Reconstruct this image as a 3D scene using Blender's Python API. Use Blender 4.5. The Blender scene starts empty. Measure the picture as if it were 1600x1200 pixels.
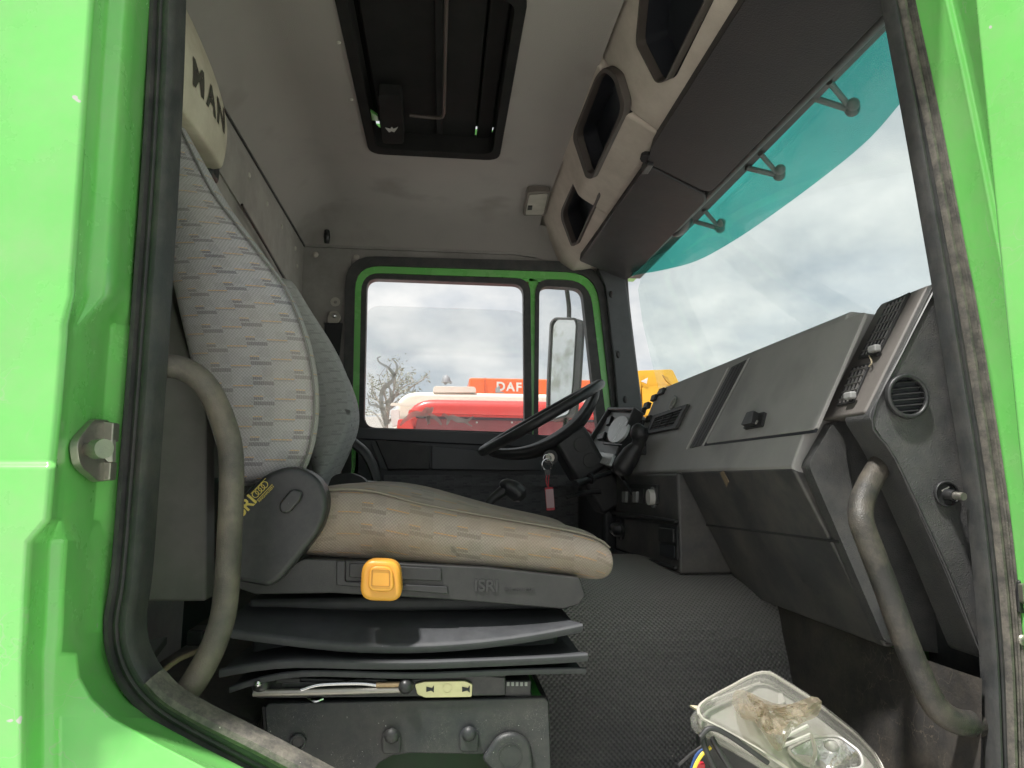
import bpy, bmesh, math, random
from mathutils import Vector, Matrix, noise as mnoise
R = math.radians
random.seed(7)
sc = bpy.context.scene
COL = sc.collection

# ------------------------------------------------------------------ camera
# camera stands at the world origin (about 2 m above the yard, ground at z = -2);
# X = forward along the truck, Y = across the cab, Z = up
F = 1060.0
Yc = Vector((-110, 148, F)).normalized()
Zc = Vector((40, -(F * F - 4400) / 148.0, F)).normalized()
Xc = Yc.cross(Zc).normalized()
Zc = Xc.cross(Yc).normalized()
cam = bpy.data.cameras.new('camera')
cam.sensor_width = 36.0
cam.lens = F / 1600.0 * 36.0
cam.clip_start = 0.02
cam.clip_end = 3000
camo = bpy.data.objects.new('camera', cam)
COL.objects.link(camo)
# world->image axes: right, down, forward
right = Vector((Xc.x, Yc.x, Zc.x)); down = Vector((Xc.y, Yc.y, Zc.y)); fwd = Vector((Xc.z, Yc.z, Zc.z))
m = Matrix(((right.x, -down.x, -fwd.x, 0), (right.y, -down.y, -fwd.y, 0), (right.z, -down.z, -fwd.z, 0), (0, 0, 0, 1)))
camo.matrix_world = m
sc.camera = camo

# ------------------------------------------------------------------ light
SUN_DIR = Vector((0.31, 0.275, -1.0)).normalized()      # direction the light travels
EXPOSURE = 0.76
sun = bpy.data.lights.new('sun', 'SUN')
sun.energy = 4.0
sun.angle = R(4.0)
sun.color = (1.0, 0.97, 0.93)
suno = bpy.data.objects.new('sun', sun)
COL.objects.link(suno)
suno.location = (-2, -3, 12)
suno.rotation_euler = SUN_DIR.to_track_quat('-Z', 'Y').to_euler()
w = bpy.data.worlds.new('World'); sc.world = w; w.use_nodes = True
nt = w.node_tree; nt.nodes.clear()
def wn(t, **k):
    n = nt.nodes.new(t)
    for a, b in k.items(): setattr(n, a, b)
    return n
out = wn('ShaderNodeOutputWorld'); mixs = wn('ShaderNodeMixShader')
sky = wn('ShaderNodeTexSky', sky_type='NISHITA', sun_disc=False)
sky.sun_elevation = math.asin(-SUN_DIR.z)
sky.sun_rotation = math.atan2(-SUN_DIR.x, -SUN_DIR.y)
bg1 = wn('ShaderNodeBackground'); bg1.inputs[1].default_value = 0.08
bg2 = wn('ShaderNodeBackground'); bg2.inputs[1].default_value = 0.515
nt.links.new(sky.outputs[0], bg1.inputs[0])
tc = wn('ShaderNodeTexCoord'); sep = wn('ShaderNodeSeparateXYZ')
nt.links.new(tc.outputs['Generated'], sep.inputs[0])
ad = wn('ShaderNodeMath', operation='ADD'); ad.inputs[1].default_value = 0.35
ab = wn('ShaderNodeMath', operation='ABSOLUTE'); nt.links.new(sep.outputs[2], ab.inputs[0]); nt.links.new(ab.outputs[0], ad.inputs[0])
dx = wn('ShaderNodeMath', operation='DIVIDE'); dy = wn('ShaderNodeMath', operation='DIVIDE')
nt.links.new(sep.outputs[0], dx.inputs[0]); nt.links.new(ad.outputs[0], dx.inputs[1])
nt.links.new(sep.outputs[1], dy.inputs[0]); nt.links.new(ad.outputs[0], dy.inputs[1])
cmb = wn('ShaderNodeCombineXYZ'); nt.links.new(dx.outputs[0], cmb.inputs[0]); nt.links.new(dy.outputs[0], cmb.inputs[1])
n1 = wn('ShaderNodeTexNoise'); n1.inputs['Scale'].default_value = 2.6; n1.inputs['Detail'].default_value = 7; n1.inputs['Roughness'].default_value = 0.52; n1.inputs['Distortion'].default_value = 0.25
n2 = wn('ShaderNodeTexNoise'); n2.inputs['Scale'].default_value = 4.2; n2.inputs['Detail'].default_value = 8; n2.inputs['Roughness'].default_value = 0.55
nt.links.new(cmb.outputs[0], n1.inputs['Vector']); nt.links.new(cmb.outputs[0], n2.inputs['Vector'])
r1 = wn('ShaderNodeValToRGB'); r1.color_ramp.elements[0].position = 0.30; r1.color_ramp.elements[0].color = (0.80, 0.80, 0.80, 1); r1.color_ramp.elements[1].position = 0.50; r1.color_ramp.elements[1].color = (1, 1, 1, 1)
r2 = wn('ShaderNodeValToRGB'); r2.color_ramp.elements[0].position = 0.34; r2.color_ramp.elements[0].color = (0.70, 0.75, 0.79, 1)
r2.color_ramp.elements[1].position = 0.68; r2.color_ramp.elements[1].color = (1.12, 1.12, 1.1, 1)
nt.links.new(n1.outputs[0], r1.inputs[0]); nt.links.new(n2.outputs[0], r2.inputs[0]); nt.links.new(r2.outputs[0], bg2.inputs[0])
nt.links.new(r1.outputs[0], mixs.inputs[0]); nt.links.new(bg1.outputs[0], mixs.inputs[1]); nt.links.new(bg2.outputs[0], mixs.inputs[2])
nt.links.new(mixs.outputs[0], out.inputs[0])

sc.render.engine = 'CYCLES'
sc.cycles.use_denoising = True
sc.cycles.max_bounces = 8
sc.cycles.diffuse_bounces = 5
sc.cycles.glossy_bounces = 3
sc.cycles.use_adaptive_sampling = True
sc.cycles.adaptive_threshold = 0.03
sc.cycles.transparent_max_bounces = 16
sc.cycles.caustics_reflective = False
sc.cycles.caustics_refractive = False
sc.cycles.sample_clamp_indirect = 6
sc.view_settings.view_transform = 'Standard'
sc.view_settings.look = 'None'
sc.view_settings.gamma = 1.0
sc.view_settings.use_curve_mapping = False
sc.view_settings.exposure = EXPOSURE

# ------------------------------------------------------------------ measuring helpers
def ray(px, py):
    d = Vector((px - 800.0, py - 600.0, F))
    return Vector((d.dot(Xc), d.dot(Yc), d.dot(Zc)))
def A(px, py, Y):
    d = ray(px, py); return d * (Y / d.y)
def AX(px, py, X):
    d = ray(px, py); return d * (X / d.x)
def AZ(px, py, Z):
    d = ray(px, py); return d * (Z / d.z)
def AP(px, py, p0, n):
    d = ray(px, py); return d * (Vector(p0).dot(n) / d.dot(n))
def PL(pts, Y): return [A(x, y, Y) for x, y in pts]

# ------------------------------------------------------------------ materials
MATS = {}
def mat(name, col, rough=0.6, metal=0.0, var=0.2, vscale=12.0, bump=0.0, bscale=250.0, btype='noise', coat=0.0,
        dust=None, topdust_shade=None, spec=0.5, mottle=None, stretch=None, scratch=None, sheen=0.0, chips=None):
    """dust = (colour, amount, scale); mottle = (colour, threshold, scale); scratch/chips = (colour, amount, scale)"""
    if name in MATS: return MATS[name]
    m = bpy.data.materials.new(name); m.use_nodes = True
    t = m.node_tree; N = t.nodes; L = t.links
    b = N['Principled BSDF']
    b.inputs['Roughness'].default_value = rough
    b.inputs['Metallic'].default_value = metal
    b.inputs['Specular IOR Level'].default_value = spec
    b.inputs['Coat Weight'].default_value = coat
    b.inputs['Coat Roughness'].default_value = 0.08
    if sheen: b.inputs['Sheen Weight'].default_value = sheen
    tcn = N.new('ShaderNodeTexCoord'); vec = tcn.outputs['Object']
    if stretch:
        mp = N.new('ShaderNodeMapping'); mp.inputs['Scale'].default_value = stretch
        L.new(vec, mp.inputs[0]); vec = mp.outputs[0]
    n = N.new('ShaderNodeTexNoise'); n.inputs['Scale'].default_value = vscale; n.inputs['Detail'].default_value = 6; n.inputs['Roughness'].default_value = 0.65
    L.new(vec, n.inputs['Vector'])
    rp = N.new('ShaderNodeValToRGB')
    c = Vector(col)
    rp.color_ramp.elements[0].position = 0.3; rp.color_ramp.elements[1].position = 0.7
    rp.color_ramp.elements[0].color = (*(c * (1 - var)), 1); rp.color_ramp.elements[1].color = (*(c * (1 + var)), 1)
    L.new(n.outputs[0], rp.inputs[0])
    cur = rp.outputs[0]
    def over(cur, colr, fac_socket):
        mx = N.new('ShaderNodeMix'); mx.data_type = 'RGBA'
        L.new(fac_socket, mx.inputs[0]); L.new(cur, mx.inputs[6]); mx.inputs[7].default_value = (*colr, 1)
        return mx.outputs[2]
    def band(src, lo, hi, amt):
        mr = N.new('ShaderNodeMapRange'); mr.inputs[1].default_value = lo; mr.inputs[2].default_value = hi
        mr.inputs[3].default_value = 0; mr.inputs[4].default_value = amt
        L.new(src, mr.inputs[0]); return mr.outputs[0]
    if dust:
        dn = N.new('ShaderNodeTexNoise'); dn.inputs['Scale'].default_value = dust[2]; dn.inputs['Detail'].default_value = 6; dn.inputs['Roughness'].default_value = 0.72
        L.new(vec, dn.inputs['Vector'])
        cur = over(cur, dust[0], band(dn.outputs[0], 0.40, 0.72, dust[1]))
    if topdust_shade:  # lightens faces by upward tilt: settled dust plus painted-in shading
        ge = N.new('ShaderNodeNewGeometry'); sn = N.new('ShaderNodeSeparateXYZ'); L.new(ge.outputs['True Normal'], sn.inputs[0])
        ab_ = N.new('ShaderNodeMath'); ab_.operation = 'ABSOLUTE'; L.new(sn.outputs[2], ab_.inputs[0])
        cur = over(cur, topdust_shade[0], band(ab_.outputs[0], topdust_shade[1], topdust_shade[2], topdust_shade[3]))
    if mottle:
        dn = N.new('ShaderNodeTexNoise'); dn.inputs['Scale'].default_value = mottle[2]; dn.inputs['Detail'].default_value = 3
        mp2 = N.new('ShaderNodeMapping'); mp2.inputs['Location'].default_value = (3.1, 1.7, 5.3); L.new(vec, mp2.inputs[0])
        L.new(mp2.outputs[0], dn.inputs['Vector'])
        cur = over(cur, mottle[0], band(dn.outputs[0], mottle[1], mottle[1] + 0.2, 0.75))
    if scratch:
        wv = N.new('ShaderNodeTexVoronoi'); wv.feature = 'DISTANCE_TO_EDGE'; wv.inputs['Scale'].default_value = scratch[2]
        dn = N.new('ShaderNodeTexNoise'); dn.inputs['Scale'].default_value = scratch[2] * 0.7; dn.inputs['Detail'].default_value = 4
        L.new(vec, dn.inputs['Vector'])
        am = N.new('ShaderNodeVectorMath'); am.operation = 'MULTIPLY_ADD'; L.new(dn.outputs['Color'], am.inputs[0]); am.inputs[1].default_value = (0.12,) * 3; L.new(vec, am.inputs[2])
        L.new(am.outputs[0], wv.inputs['Vector'])
        d2 = N.new('ShaderNodeTexNoise'); d2.inputs['Scale'].default_value = scratch[2] * 0.35; d2.inputs['Detail'].default_value = 5; L.new(vec, d2.inputs['Vector'])
        a1 = band(wv.outputs['Distance'], 0.012, 0.0, 1.0); a2 = band(d2.outputs[0], 0.48, 0.62, scratch[1])
        mm = N.new('ShaderNodeMath'); mm.operation = 'MULTIPLY'; L.new(a1, mm.inputs[0]); L.new(a2, mm.inputs[1])
        cur = over(cur, scratch[0], mm.outputs[0])
    if chips:
        dn = N.new('ShaderNodeTexNoise'); dn.inputs['Scale'].default_value = chips[2]; dn.inputs['Detail'].default_value = 2; L.new(vec, dn.inputs['Vector'])
        cur = over(cur, chips[0], band(dn.outputs[0], chips[1], chips[1] + 0.015, 1.0))
    L.new(cur, b.inputs['Base Color'])
    rr = N.new('ShaderNodeMapRange'); rr.inputs[3].default_value = max(0.02, rough - 0.12); rr.inputs[4].default_value = min(1, rough + 0.12)
    L.new(n.outputs[0], rr.inputs[0]); L.new(rr.outputs[0], b.inputs['Roughness'])
    if bump:
        if btype == 'voronoi':
            bt = N.new('ShaderNodeTexVoronoi'); bt.feature = 'DISTANCE_TO_EDGE'; bt.inputs['Scale'].default_value = bscale
            dn = N.new('ShaderNodeTexNoise'); dn.inputs['Scale'].default_value = bscale * 0.5; L.new(vec, dn.inputs['Vector'])
            am = N.new('ShaderNodeVectorMath'); am.operation = 'MULTIPLY_ADD'; L.new(dn.outputs['Color'], am.inputs[0]); am.inputs[1].default_value = (1.2 / bscale,) * 3; L.new(vec, am.inputs[2])
            L.new(am.outputs[0], bt.inputs['Vector']); hs = bt.outputs['Distance']
        elif btype == 'ribs':
            bt = N.new('ShaderNodeTexWave'); bt.inputs['Scale'].default_value = bscale; bt.inputs['Distortion'].default_value = 0.3
            mp3 = N.new('ShaderNodeMapping'); mp3.inputs['Rotation'].default_value = (0, 0, R(62)); L.new(vec, mp3.inputs[0]); L.new(mp3.outputs[0], bt.inputs['Vector'])
            hs = bt.outputs['Fac']
        elif btype == 'uvweave':
            uvn = N.new('ShaderNodeUVMap'); sx_ = N.new('ShaderNodeSeparateXYZ'); L.new(uvn.outputs[0], sx_.inputs[0])
            def mth(op, a_, b_):
                q_ = N.new('ShaderNodeMath'); q_.operation = op
                for ii, vv in enumerate((a_, b_)):
                    if vv is None: continue
                    if isinstance(vv, (int, float)): q_.inputs[ii].default_value = vv
                    else: L.new(vv, q_.inputs[ii])
                return q_.outputs[0]
            w1 = mth('SINE', mth('MULTIPLY', sx_.outputs[0], bscale), None); w2 = mth('SINE', mth('MULTIPLY', sx_.outputs[1], bscale), None)
            hs = mth('MULTIPLY', w1, w2)
            cur = over(cur, (0.03, 0.03, 0.03), band(hs, -0.15, -0.8, 0.55)); L.new(cur, b.inputs['Base Color'])
        elif btype == 'weave':
            bx_ = N.new('ShaderNodeTexVoronoi'); bx_.inputs['Scale'].default_value = bscale; bx_.inputs['Randomness'].default_value = 0.12
            L.new(vec, bx_.inputs['Vector'])
            hs = bx_.outputs['Distance']
        else:
            bt = N.new('ShaderNodeTexNoise'); bt.inputs['Scale'].default_value = bscale; bt.inputs['Detail'].default_value = 3; L.new(vec, bt.inputs['Vector']); hs = bt.outputs[0]
        bp = N.new('ShaderNodeBump'); bp.inputs['Strength'].default_value = bump; bp.inputs['Distance'].default_value = 0.003
        L.new(hs, bp.inputs['Height']); L.new(bp.outputs[0], b.inputs['Normal'])
    MATS[name] = m
    return m

def glass_mat(name, tint, refl=1.0, rough=0.0, haze=0.0, hazecol=(0.8, 0.8, 0.8)):
    m = bpy.data.materials.new(name); m.use_nodes = True
    t = m.node_tree; N = t.nodes; L = t.links; N.clear()
    o = N.new('ShaderNodeOutputMaterial'); tr = N.new('ShaderNodeBsdfTransparent'); tr.inputs[0].default_value = (*tint, 1)
    gl = N.new('ShaderNodeBsdfGlossy'); gl.inputs['Roughness'].default_value = rough
    fr = N.new('ShaderNodeLayerWeight'); fr.inputs[0].default_value = 0.5
    p5 = N.new('ShaderNodeMath'); p5.operation = 'POWER'; p5.inputs[1].default_value = 5.0; L.new(fr.outputs['Facing'], p5.inputs[0])
    mu = N.new('ShaderNodeMath'); mu.operation = 'MULTIPLY_ADD'; mu.inputs[1].default_value = 0.9 * refl; mu.inputs[2].default_value = 0.04 * refl; L.new(p5.outputs[0], mu.inputs[0])
    mx = N.new('ShaderNodeMixShader'); L.new(mu.outputs[0], mx.inputs[0]); L.new(tr.outputs[0], mx.inputs[1]); L.new(gl.outputs[0], mx.inputs[2])
    cur = mx.outputs[0]
    if haze:
        tl = N.new('ShaderNodeBsdfTranslucent'); tl.inputs[0].default_value = (*hazecol, 1)
        df = N.new('ShaderNodeBsdfDiffuse'); df.inputs[0].default_value = (*hazecol, 1)
        m0 = N.new('ShaderNodeMixShader'); L.new(tl.outputs[0], m0.inputs[1]); L.new(df.outputs[0], m0.inputs[2])
        m2 = N.new('ShaderNodeMixShader'); m2.inputs[0].default_value = haze
        tx = N.new('ShaderNodeTexCoord'); nz = N.new('ShaderNodeTexNoise'); nz.inputs['Scale'].default_value = 9; nz.inputs['Detail'].default_value = 8
        L.new(tx.outputs['Object'], nz.inputs['Vector'])
        mr = N.new('ShaderNodeMapRange'); mr.inputs[1].default_value = 0.3; mr.inputs[2].default_value = 0.75; mr.inputs[3].default_value = haze * 0.6; mr.inputs[4].default_value = haze * 1.5
        L.new(nz.outputs[0], mr.inputs[0]); L.new(mr.outputs[0], m2.inputs[0])
        L.new(cur, m2.inputs[1]); L.new(m0.outputs[0], m2.inputs[2]); cur = m2.outputs[0]
    L.new(cur, o.inputs[0]); MATS[name] = m
    return m

def fabric_mat(name, base, dark, orange, tan, tan_amt, cw=0.040, rh=0.050):
    """woven seat cloth: grey weave, offset dark bars, thin orange threads; UV in metres"""
    m = bpy.data.materials.new(name); m.use_nodes = True
    t = m.node_tree; N = t.nodes; L = t.links; b = N['Principled BSDF']
    b.inputs['Roughness'].default_value = 0.95; b.inputs['Specular IOR Level'].default_value = 0.15; b.inputs['Sheen Weight'].default_value = 0.12
    uv = N.new('ShaderNodeUVMap'); sp = N.new('ShaderNodeSeparateXYZ'); L.new(uv.outputs[0], sp.inputs[0])
    def M(op, a, c=None, d=None):
        n = N.new('ShaderNodeMath'); n.operation = op
        for i, v in enumerate((a, c, d)):
            if v is None: continue
            if isinstance(v, (int, float)): n.inputs[i].default_value = v
            else: L.new(v, n.inputs[i])
        return n.outputs[0]
    u = M('DIVIDE', sp.outputs[0], cw)
    i = M('FLOOR', u); g = M('SUBTRACT', u, i)
    odd = M('FLOORED_MODULO', i, 2.0); even = M('SUBTRACT', 1.0, odd)
    v = M('ADD', M('DIVIDE', sp.outputs[1], rh), M('ADD', M('MULTIPLY', M('FLOOR', M('DIVIDE', i, 2.0)), 0.63), M('MULTIPLY', odd, 0.12)))
    f = M('SUBTRACT', v, M('FLOOR', v))
    def rng(x, lo, hi): return M('MULTIPLY', M('GREATER_THAN', x, lo), M('LESS_THAN', x, hi))
    hatch = M('ADD', 0.72, M('MULTIPLY', 0.28, M('SINE', M('MULTIPLY', sp.outputs[0], 2 * math.pi / 0.0030))))
    bar = M('MULTIPLY', rng(f, 0.10, 0.29), even)
    short = M('MULTIPLY', M('MULTIPLY', rng(f, 0.36, 0.50), rng(g, 0.0, 0.46)), even)
    line = M('MULTIPLY', M('MULTIPLY', rng(f, 0.52, 0.57), rng(g, 0.0, 0.46)), even)
    line2 = M('MULTIPLY', M('MULTIPLY', rng(f, 0.52, 0.575), rng(g, 0.02, 0.98)), odd)
    thin = M('MULTIPLY', M('MULTIPLY', rng(f, 0.43, 0.51), rng(g, 0.0, 0.98)), odd)
    oj = M('MAXIMUM', line, line2)
    dk = M('MULTIPLY', M('MAXIMUM', M('MAXIMUM', bar, short), M('MULTIPLY', thin, 0.55)), hatch)
    blk = M('MULTIPLY', rng(f, 0.5, 1.0), M('GREATER_THAN', g, 0.5))
    # weave
    wx = M('SINE', M('MULTIPLY', sp.outputs[0], 2 * math.pi / 0.0058)); wy = M('SINE', M('MULTIPLY', sp.outputs[1], 2 * math.pi / 0.0058))
    wv = M('MULTIPLY', wx, wy)
    tcn = N.new('ShaderNodeTexCoord')
    nz = N.new('ShaderNodeTexNoise'); nz.inputs['Scale'].default_value = 7; nz.inputs['Detail'].default_value = 6; L.new(tcn.outputs['Object'], nz.inputs['Vector'])
    def mix(c0, c1, fac):
        x = N.new('ShaderNodeMix'); x.data_type = 'RGBA'
        if isinstance(fac, (int, float)): x.inputs[0].default_value = fac
        else: L.new(fac, x.inputs[0])
        for s, c in ((6, c0), (7, c1)):
            if isinstance(c, tuple): x.inputs[s].default_value = (*c, 1)
            else: L.new(c, x.inputs[s])
        return x.outputs[2]
    c = mix(base, tuple(x * 0.82 for x in base), M('MULTIPLY', blk, 0.6))
    c = mix(c, dark, M('MULTIPLY', dk, 0.95))
    c = mix(c, orange, M('MULTIPLY', oj, 0.75))
    c = mix(c, tuple(x * 0.45 for x in base), M('MULTIPLY', M('ADD', M('MULTIPLY', wv, 0.5), 0.5), 0.6))
    mr = N.new('ShaderNodeMapRange'); mr.inputs[1].default_value = 0.35; mr.inputs[2].default_value = 0.7; mr.inputs[3].default_value = 0; mr.inputs[4].default_value = tan_amt
    L.new(nz.outputs[0], mr.inputs[0])
    c = mix(c, tan, mr.outputs[0])
    st = N.new('ShaderNodeTexNoise'); st.inputs['Scale'].default_value = 22; st.inputs['Detail'].default_value = 2; L.new(tcn.outputs['Object'], st.inputs['Vector'])
    m3 = N.new('ShaderNodeMapRange'); m3.inputs[1].default_value = 0.72; m3.inputs[2].default_value = 0.78; m3.inputs[4].default_value = 0.7; L.new(st.outputs[0], m3.inputs[0])
    c = mix(c, (0.05, 0.045, 0.04), m3.outputs[0])
    L.new(c, b.inputs['Base Color'])
    wr = N.new('ShaderNodeTexNoise'); wr.inputs['Scale'].default_value = 14; wr.inputs['Detail'].default_value = 4; L.new(tcn.outputs['Object'], wr.inputs['Vector'])
    bp0 = N.new('ShaderNodeBump'); bp0.inputs['Strength'].default_value = 0.55; bp0.inputs['Distance'].default_value = 0.016; L.new(wr.outputs[0], bp0.inputs['Height'])
    bp = N.new('ShaderNodeBump'); bp.inputs['Strength'].default_value = 0.35; bp.inputs['Distance'].default_value = 0.001; L.new(wv, bp.inputs['Height']); L.new(bp0.outputs[0], bp.inputs['Normal'])
    L.new(bp.outputs[0], b.inputs['Normal'])
    MATS[name] = m
    return m

GREEN = mat('green_paint', (0.175, 0.585, 0.135), 0.28, var=0.07, vscale=5, coat=0.6, dust=((0.36, 0.42, 0.27), 0.30, 9), chips=((0.5, 0.5, 0.46), 0.765, 38), scratch=((0.34, 0.5, 0.28), 0.6, 16), bump=.05, bscale=60)
RUBBER = mat('seal_rubber', (0.035, 0.037, 0.038), 0.55, var=0.25, vscale=30, dust=((0.17, 0.15, 0.13), 0.25, 22), bump=0.15, bscale=300)
RUBBERW = mat('worn_seal_rubber', (0.075, 0.07, 0.064), 0.75, var=0.3, vscale=60, dust=((0.26, 0.23, 0.19), 0.75, 34), bump=0.3, bscale=420, chips=((0.5, 0.47, 0.42), 0.76, 260))
BLACKR = mat('bellows_rubber', (0.040, 0.042, 0.047), 0.62, var=0.2, vscale=40, dust=((0.10, 0.10, 0.10), 0.22, 30), chips=((0.4, 0.4, 0.4), 0.80, 330))
BLACKP = mat('black_plastic', (0.021, 0.022, 0.024), 0.42, var=0.2, vscale=50, dust=((0.12, 0.11, 0.10), 0.16, 26), bump=0.12, bscale=700, chips=((0.4, 0.4, 0.4), 0.80, 360))
GREYP = mat('dark_grey_plastic', (0.025, 0.025, 0.026), 0.5, var=0.15, vscale=30, dust=((0.09, 0.085, 0.08), 0.25, 20), bump=0.12, bscale=600)
PEDEST = mat('scuffed_black_plastic', (0.022, 0.025, 0.028), 0.5, var=0.2, vscale=20, dust=((0.11, 0.10, 0.085), 0.4, 9), scratch=((0.3, 0.28, 0.25), 0.5, 60), chips=((0.45, 0.44, 0.42), 0.755, 300), bump=0.1, bscale=600)
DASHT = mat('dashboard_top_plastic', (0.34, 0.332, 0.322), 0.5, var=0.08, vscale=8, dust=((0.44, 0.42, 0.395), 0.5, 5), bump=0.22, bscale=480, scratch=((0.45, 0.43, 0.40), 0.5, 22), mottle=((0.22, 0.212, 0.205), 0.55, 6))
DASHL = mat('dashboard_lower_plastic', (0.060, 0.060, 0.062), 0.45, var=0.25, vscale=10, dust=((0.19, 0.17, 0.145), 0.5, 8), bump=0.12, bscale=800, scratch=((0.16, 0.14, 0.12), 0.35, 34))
DASHC = mat('dashboard_column_plastic', (0.105, 0.096, 0.088), 0.6, var=0.1, vscale=8, dust=((0.20, 0.18, 0.16), 0.25, 6), bump=0.15, bscale=900)
LEATHER = mat('grained_black_vinyl', (0.060, 0.061, 0.062), 0.42, var=0.25, vscale=18, dust=((0.16, 0.15, 0.13), 0.28, 24), bump=0.38, bscale=270, btype='voronoi')
HANDLE = mat('worn_grab_handle_vinyl', (0.085, 0.077, 0.068), 0.6, var=0.4, vscale=24, dust=((0.18, 0.148, 0.112), 0.75, 11), bump=0.22, bscale=330, btype='voronoi', mottle=((0.035, 0.033, 0.03), 0.53, 13))
HANDLE2 = mat('grained_grab_handle_vinyl', (0.030, 0.029, 0.027), 0.5, var=0.3, vscale=24, dust=((0.17, 0.145, 0.11), 0.6, 11), bump=0.30, bscale=300, btype='voronoi')
LINING = mat('roof_lining_cloth', (0.34, 0.318, 0.30), 0.95, var=0.08, vscale=6, dust=((0.28, 0.253, 0.235), 0.5, 3.0), bump=0.3, bscale=500, mottle=((0.19, 0.172, 0.16), 0.56, 3.6), spec=0.1)
WALLV = mat('rear_wall_vinyl', (0.36, 0.34, 0.315), 0.8, var=0.12, vscale=7, dust=((0.18, 0.17, 0.16), 0.5, 5), bump=0.2, bscale=400, spec=0.2)
WALLD = mat('far_wall_vinyl', (0.30, 0.285, 0.27), 0.8, var=0.15, vscale=7, dust=((0.14, 0.13, 0.125), 0.5, 5), bump=0.2, bscale=400, spec=0.2)
SHELFM = mat('overhead_shelf_cloth', (0.52, 0.46, 0.40), 0.9, var=0.10, vscale=10, dust=((0.38, 0.32, 0.27), 0.55, 9), bump=0.3, bscale=500, spec=0.1)
POCKET = mat('pocket_dark', (0.018, 0.02, 0.026), 0.6, var=0.1, bump=0.1)
POCKRIM = mat('pocket_rim_brown', (0.075, 0.062, 0.055), 0.6, var=0.1, bump=0.1)
VISORB = mat('brown_visor_vinyl', (0.026, 0.024, 0.026), 0.5, var=0.12, vscale=20, bump=0.25, bscale=260, dust=((0.05, 0.04, 0.038), 0.25, 8), spec=.25)
HATCHM = mat('hatch_brown_panel', (0.020, 0.020, 0.020), 0.85, var=0.2, vscale=12, dust=((0.035, 0.032, 0.03), 0.3, 10), spec=.08)
MATTX = mat('woven_rubber_mat', (0.062, 0.064, 0.066), 0.6, var=0.15, vscale=12, chips=((0.30, 0.28, 0.25), 0.745, 150), topdust_shade=((0.42, 0.405, 0.38), 0.25, 0.95, 0.85), bump=0.5, bscale=560, btype='uvweave', dust=((0.13, 0.122, 0.112), 0.4, 4))  # dust on upward faces also paints the hump's light top and dark sides
MATDK = mat('dusty_bulkhead_mat', (0.032, 0.030, 0.028), 0.8, var=0.3, vscale=16, dust=((0.085, 0.07, 0.052), 0.6, 14), scratch=((0.22, 0.18, 0.13), 0.7, 24), bump=0.3, bscale=160)
MATRIB = mat('ribbed_floor_mat', (0.085, 0.083, 0.078), 0.7, var=0.2, vscale=10, bump=0.8, bscale=46, btype='ribs', dust=((0.20, 0.18, 0.155), 0.6, 8))
CREAM = mat('cream_cover_cloth', (0.54, 0.48, 0.395), 0.9, var=0.10, vscale=9, bump=0.2, bscale=500, dust=((0.33, 0.275, 0.21), 0.6, 7), spec=0.1)
INK = mat('dark_print', (0.05, 0.045, 0.035), 0.8, var=0.1)
GOLD = mat('gold_print', (0.55, 0.42, 0.10), 0.5, var=0.1)
YELLOWK = mat('orange_yellow_plastic', (0.78, 0.36, 0.045), 0.38, var=0.04, vscale=20, dust=((0.5, 0.3, 0.1), 0.15, 20))
STEEL = mat('worn_steel', (0.42, 0.40, 0.36), 0.42, metal=0.85, var=0.2, vscale=40, dust=((0.28, 0.24, 0.18), 0.4, 40), bump=0.15, bscale=300)
ZINC = mat('yellow_zinc_plate', (0.62, 0.58, 0.34), 0.4, metal=0.5, var=0.12, vscale=30)
DKMET = mat('black_painted_metal', (0.02, 0.021, 0.023), 0.35, var=0.2, dust=((0.12, 0.11, 0.1), 0.3, 40))
BEIGES = mat('beige_screw_cap', (0.45, 0.42, 0.37), 0.6, var=0.1)
GREYL = mat('grey_cluster_plastic', (0.28, 0.28, 0.275), 0.45, var=0.1, vscale=30)
GAUGE = mat('gauge_lens', (0.75, 0.75, 0.75), 0.25, var=0.05)
CHROME = mat('chrome', (0.7, 0.7, 0.7), 0.2, metal=1.0, var=0.03)
REDTAG = mat('red_plastic', (0.55, 0.03, 0.05), 0.4, var=0.05)
PINK = mat('pale_tag_card', (0.62, 0.42, 0.44), 0.6, var=0.08)
WHITEP = mat('white_plastic', (0.62, 0.60, 0.56), 0.5, var=0.06)
WINGLASS = glass_mat('window_glass', (0.965, 0.975, 0.975), 0.7, haze=0.025)
WSGLASS = glass_mat('windscreen_glass', (0.88, 0.95, 0.93), 0.9, haze=0.08, hazecol=(0.75, 0.85, 0.83))
TEAL = glass_mat('teal_tinted_acrylic', (0.07, 0.46, 0.41), 0.5, haze=0.16, hazecol=(0.16, 0.46, 0.42))
LENS = glass_mat('clear_lens_plastic', (0.93, 0.93, 0.91), 1.2, rough=0.06, haze=0.17, hazecol=(0.75, 0.73, 0.68))
BAGM = glass_mat('thin_clear_plastic', (0.90, 0.85, 0.76), 2.2, rough=0.10, haze=0.30, hazecol=(0.58, 0.49, 0.37))
DECAL = glass_mat('frosted_grey_decal', (0.75, 0.75, 0.72), 0.2, haze=0.55, hazecol=(0.55, 0.55, 0.52))
FAB1 = fabric_mat('near_seat_cloth', (0.40, 0.386, 0.405), (0.11, 0.10, 0.125), (0.66, 0.36, 0.10), (0.36, 0.31, 0.265), 0.45, cw=0.034, rh=0.034)
FAB2 = fabric_mat('cushion_seat_cloth', (0.315, 0.275, 0.245), (0.155, 0.13, 0.117), (0.56, 0.27, 0.06), (0.27, 0.205, 0.15), 0.8, cw=0.040, rh=0.036)
FAB3 = fabric_mat('far_seat_cloth', (0.64, 0.64, 0.63), (0.36, 0.355, 0.36), (0.46, 0.45, 0.43), (0.58, 0.57, 0.55), 0.3, cw=0.034, rh=0.034)
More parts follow.
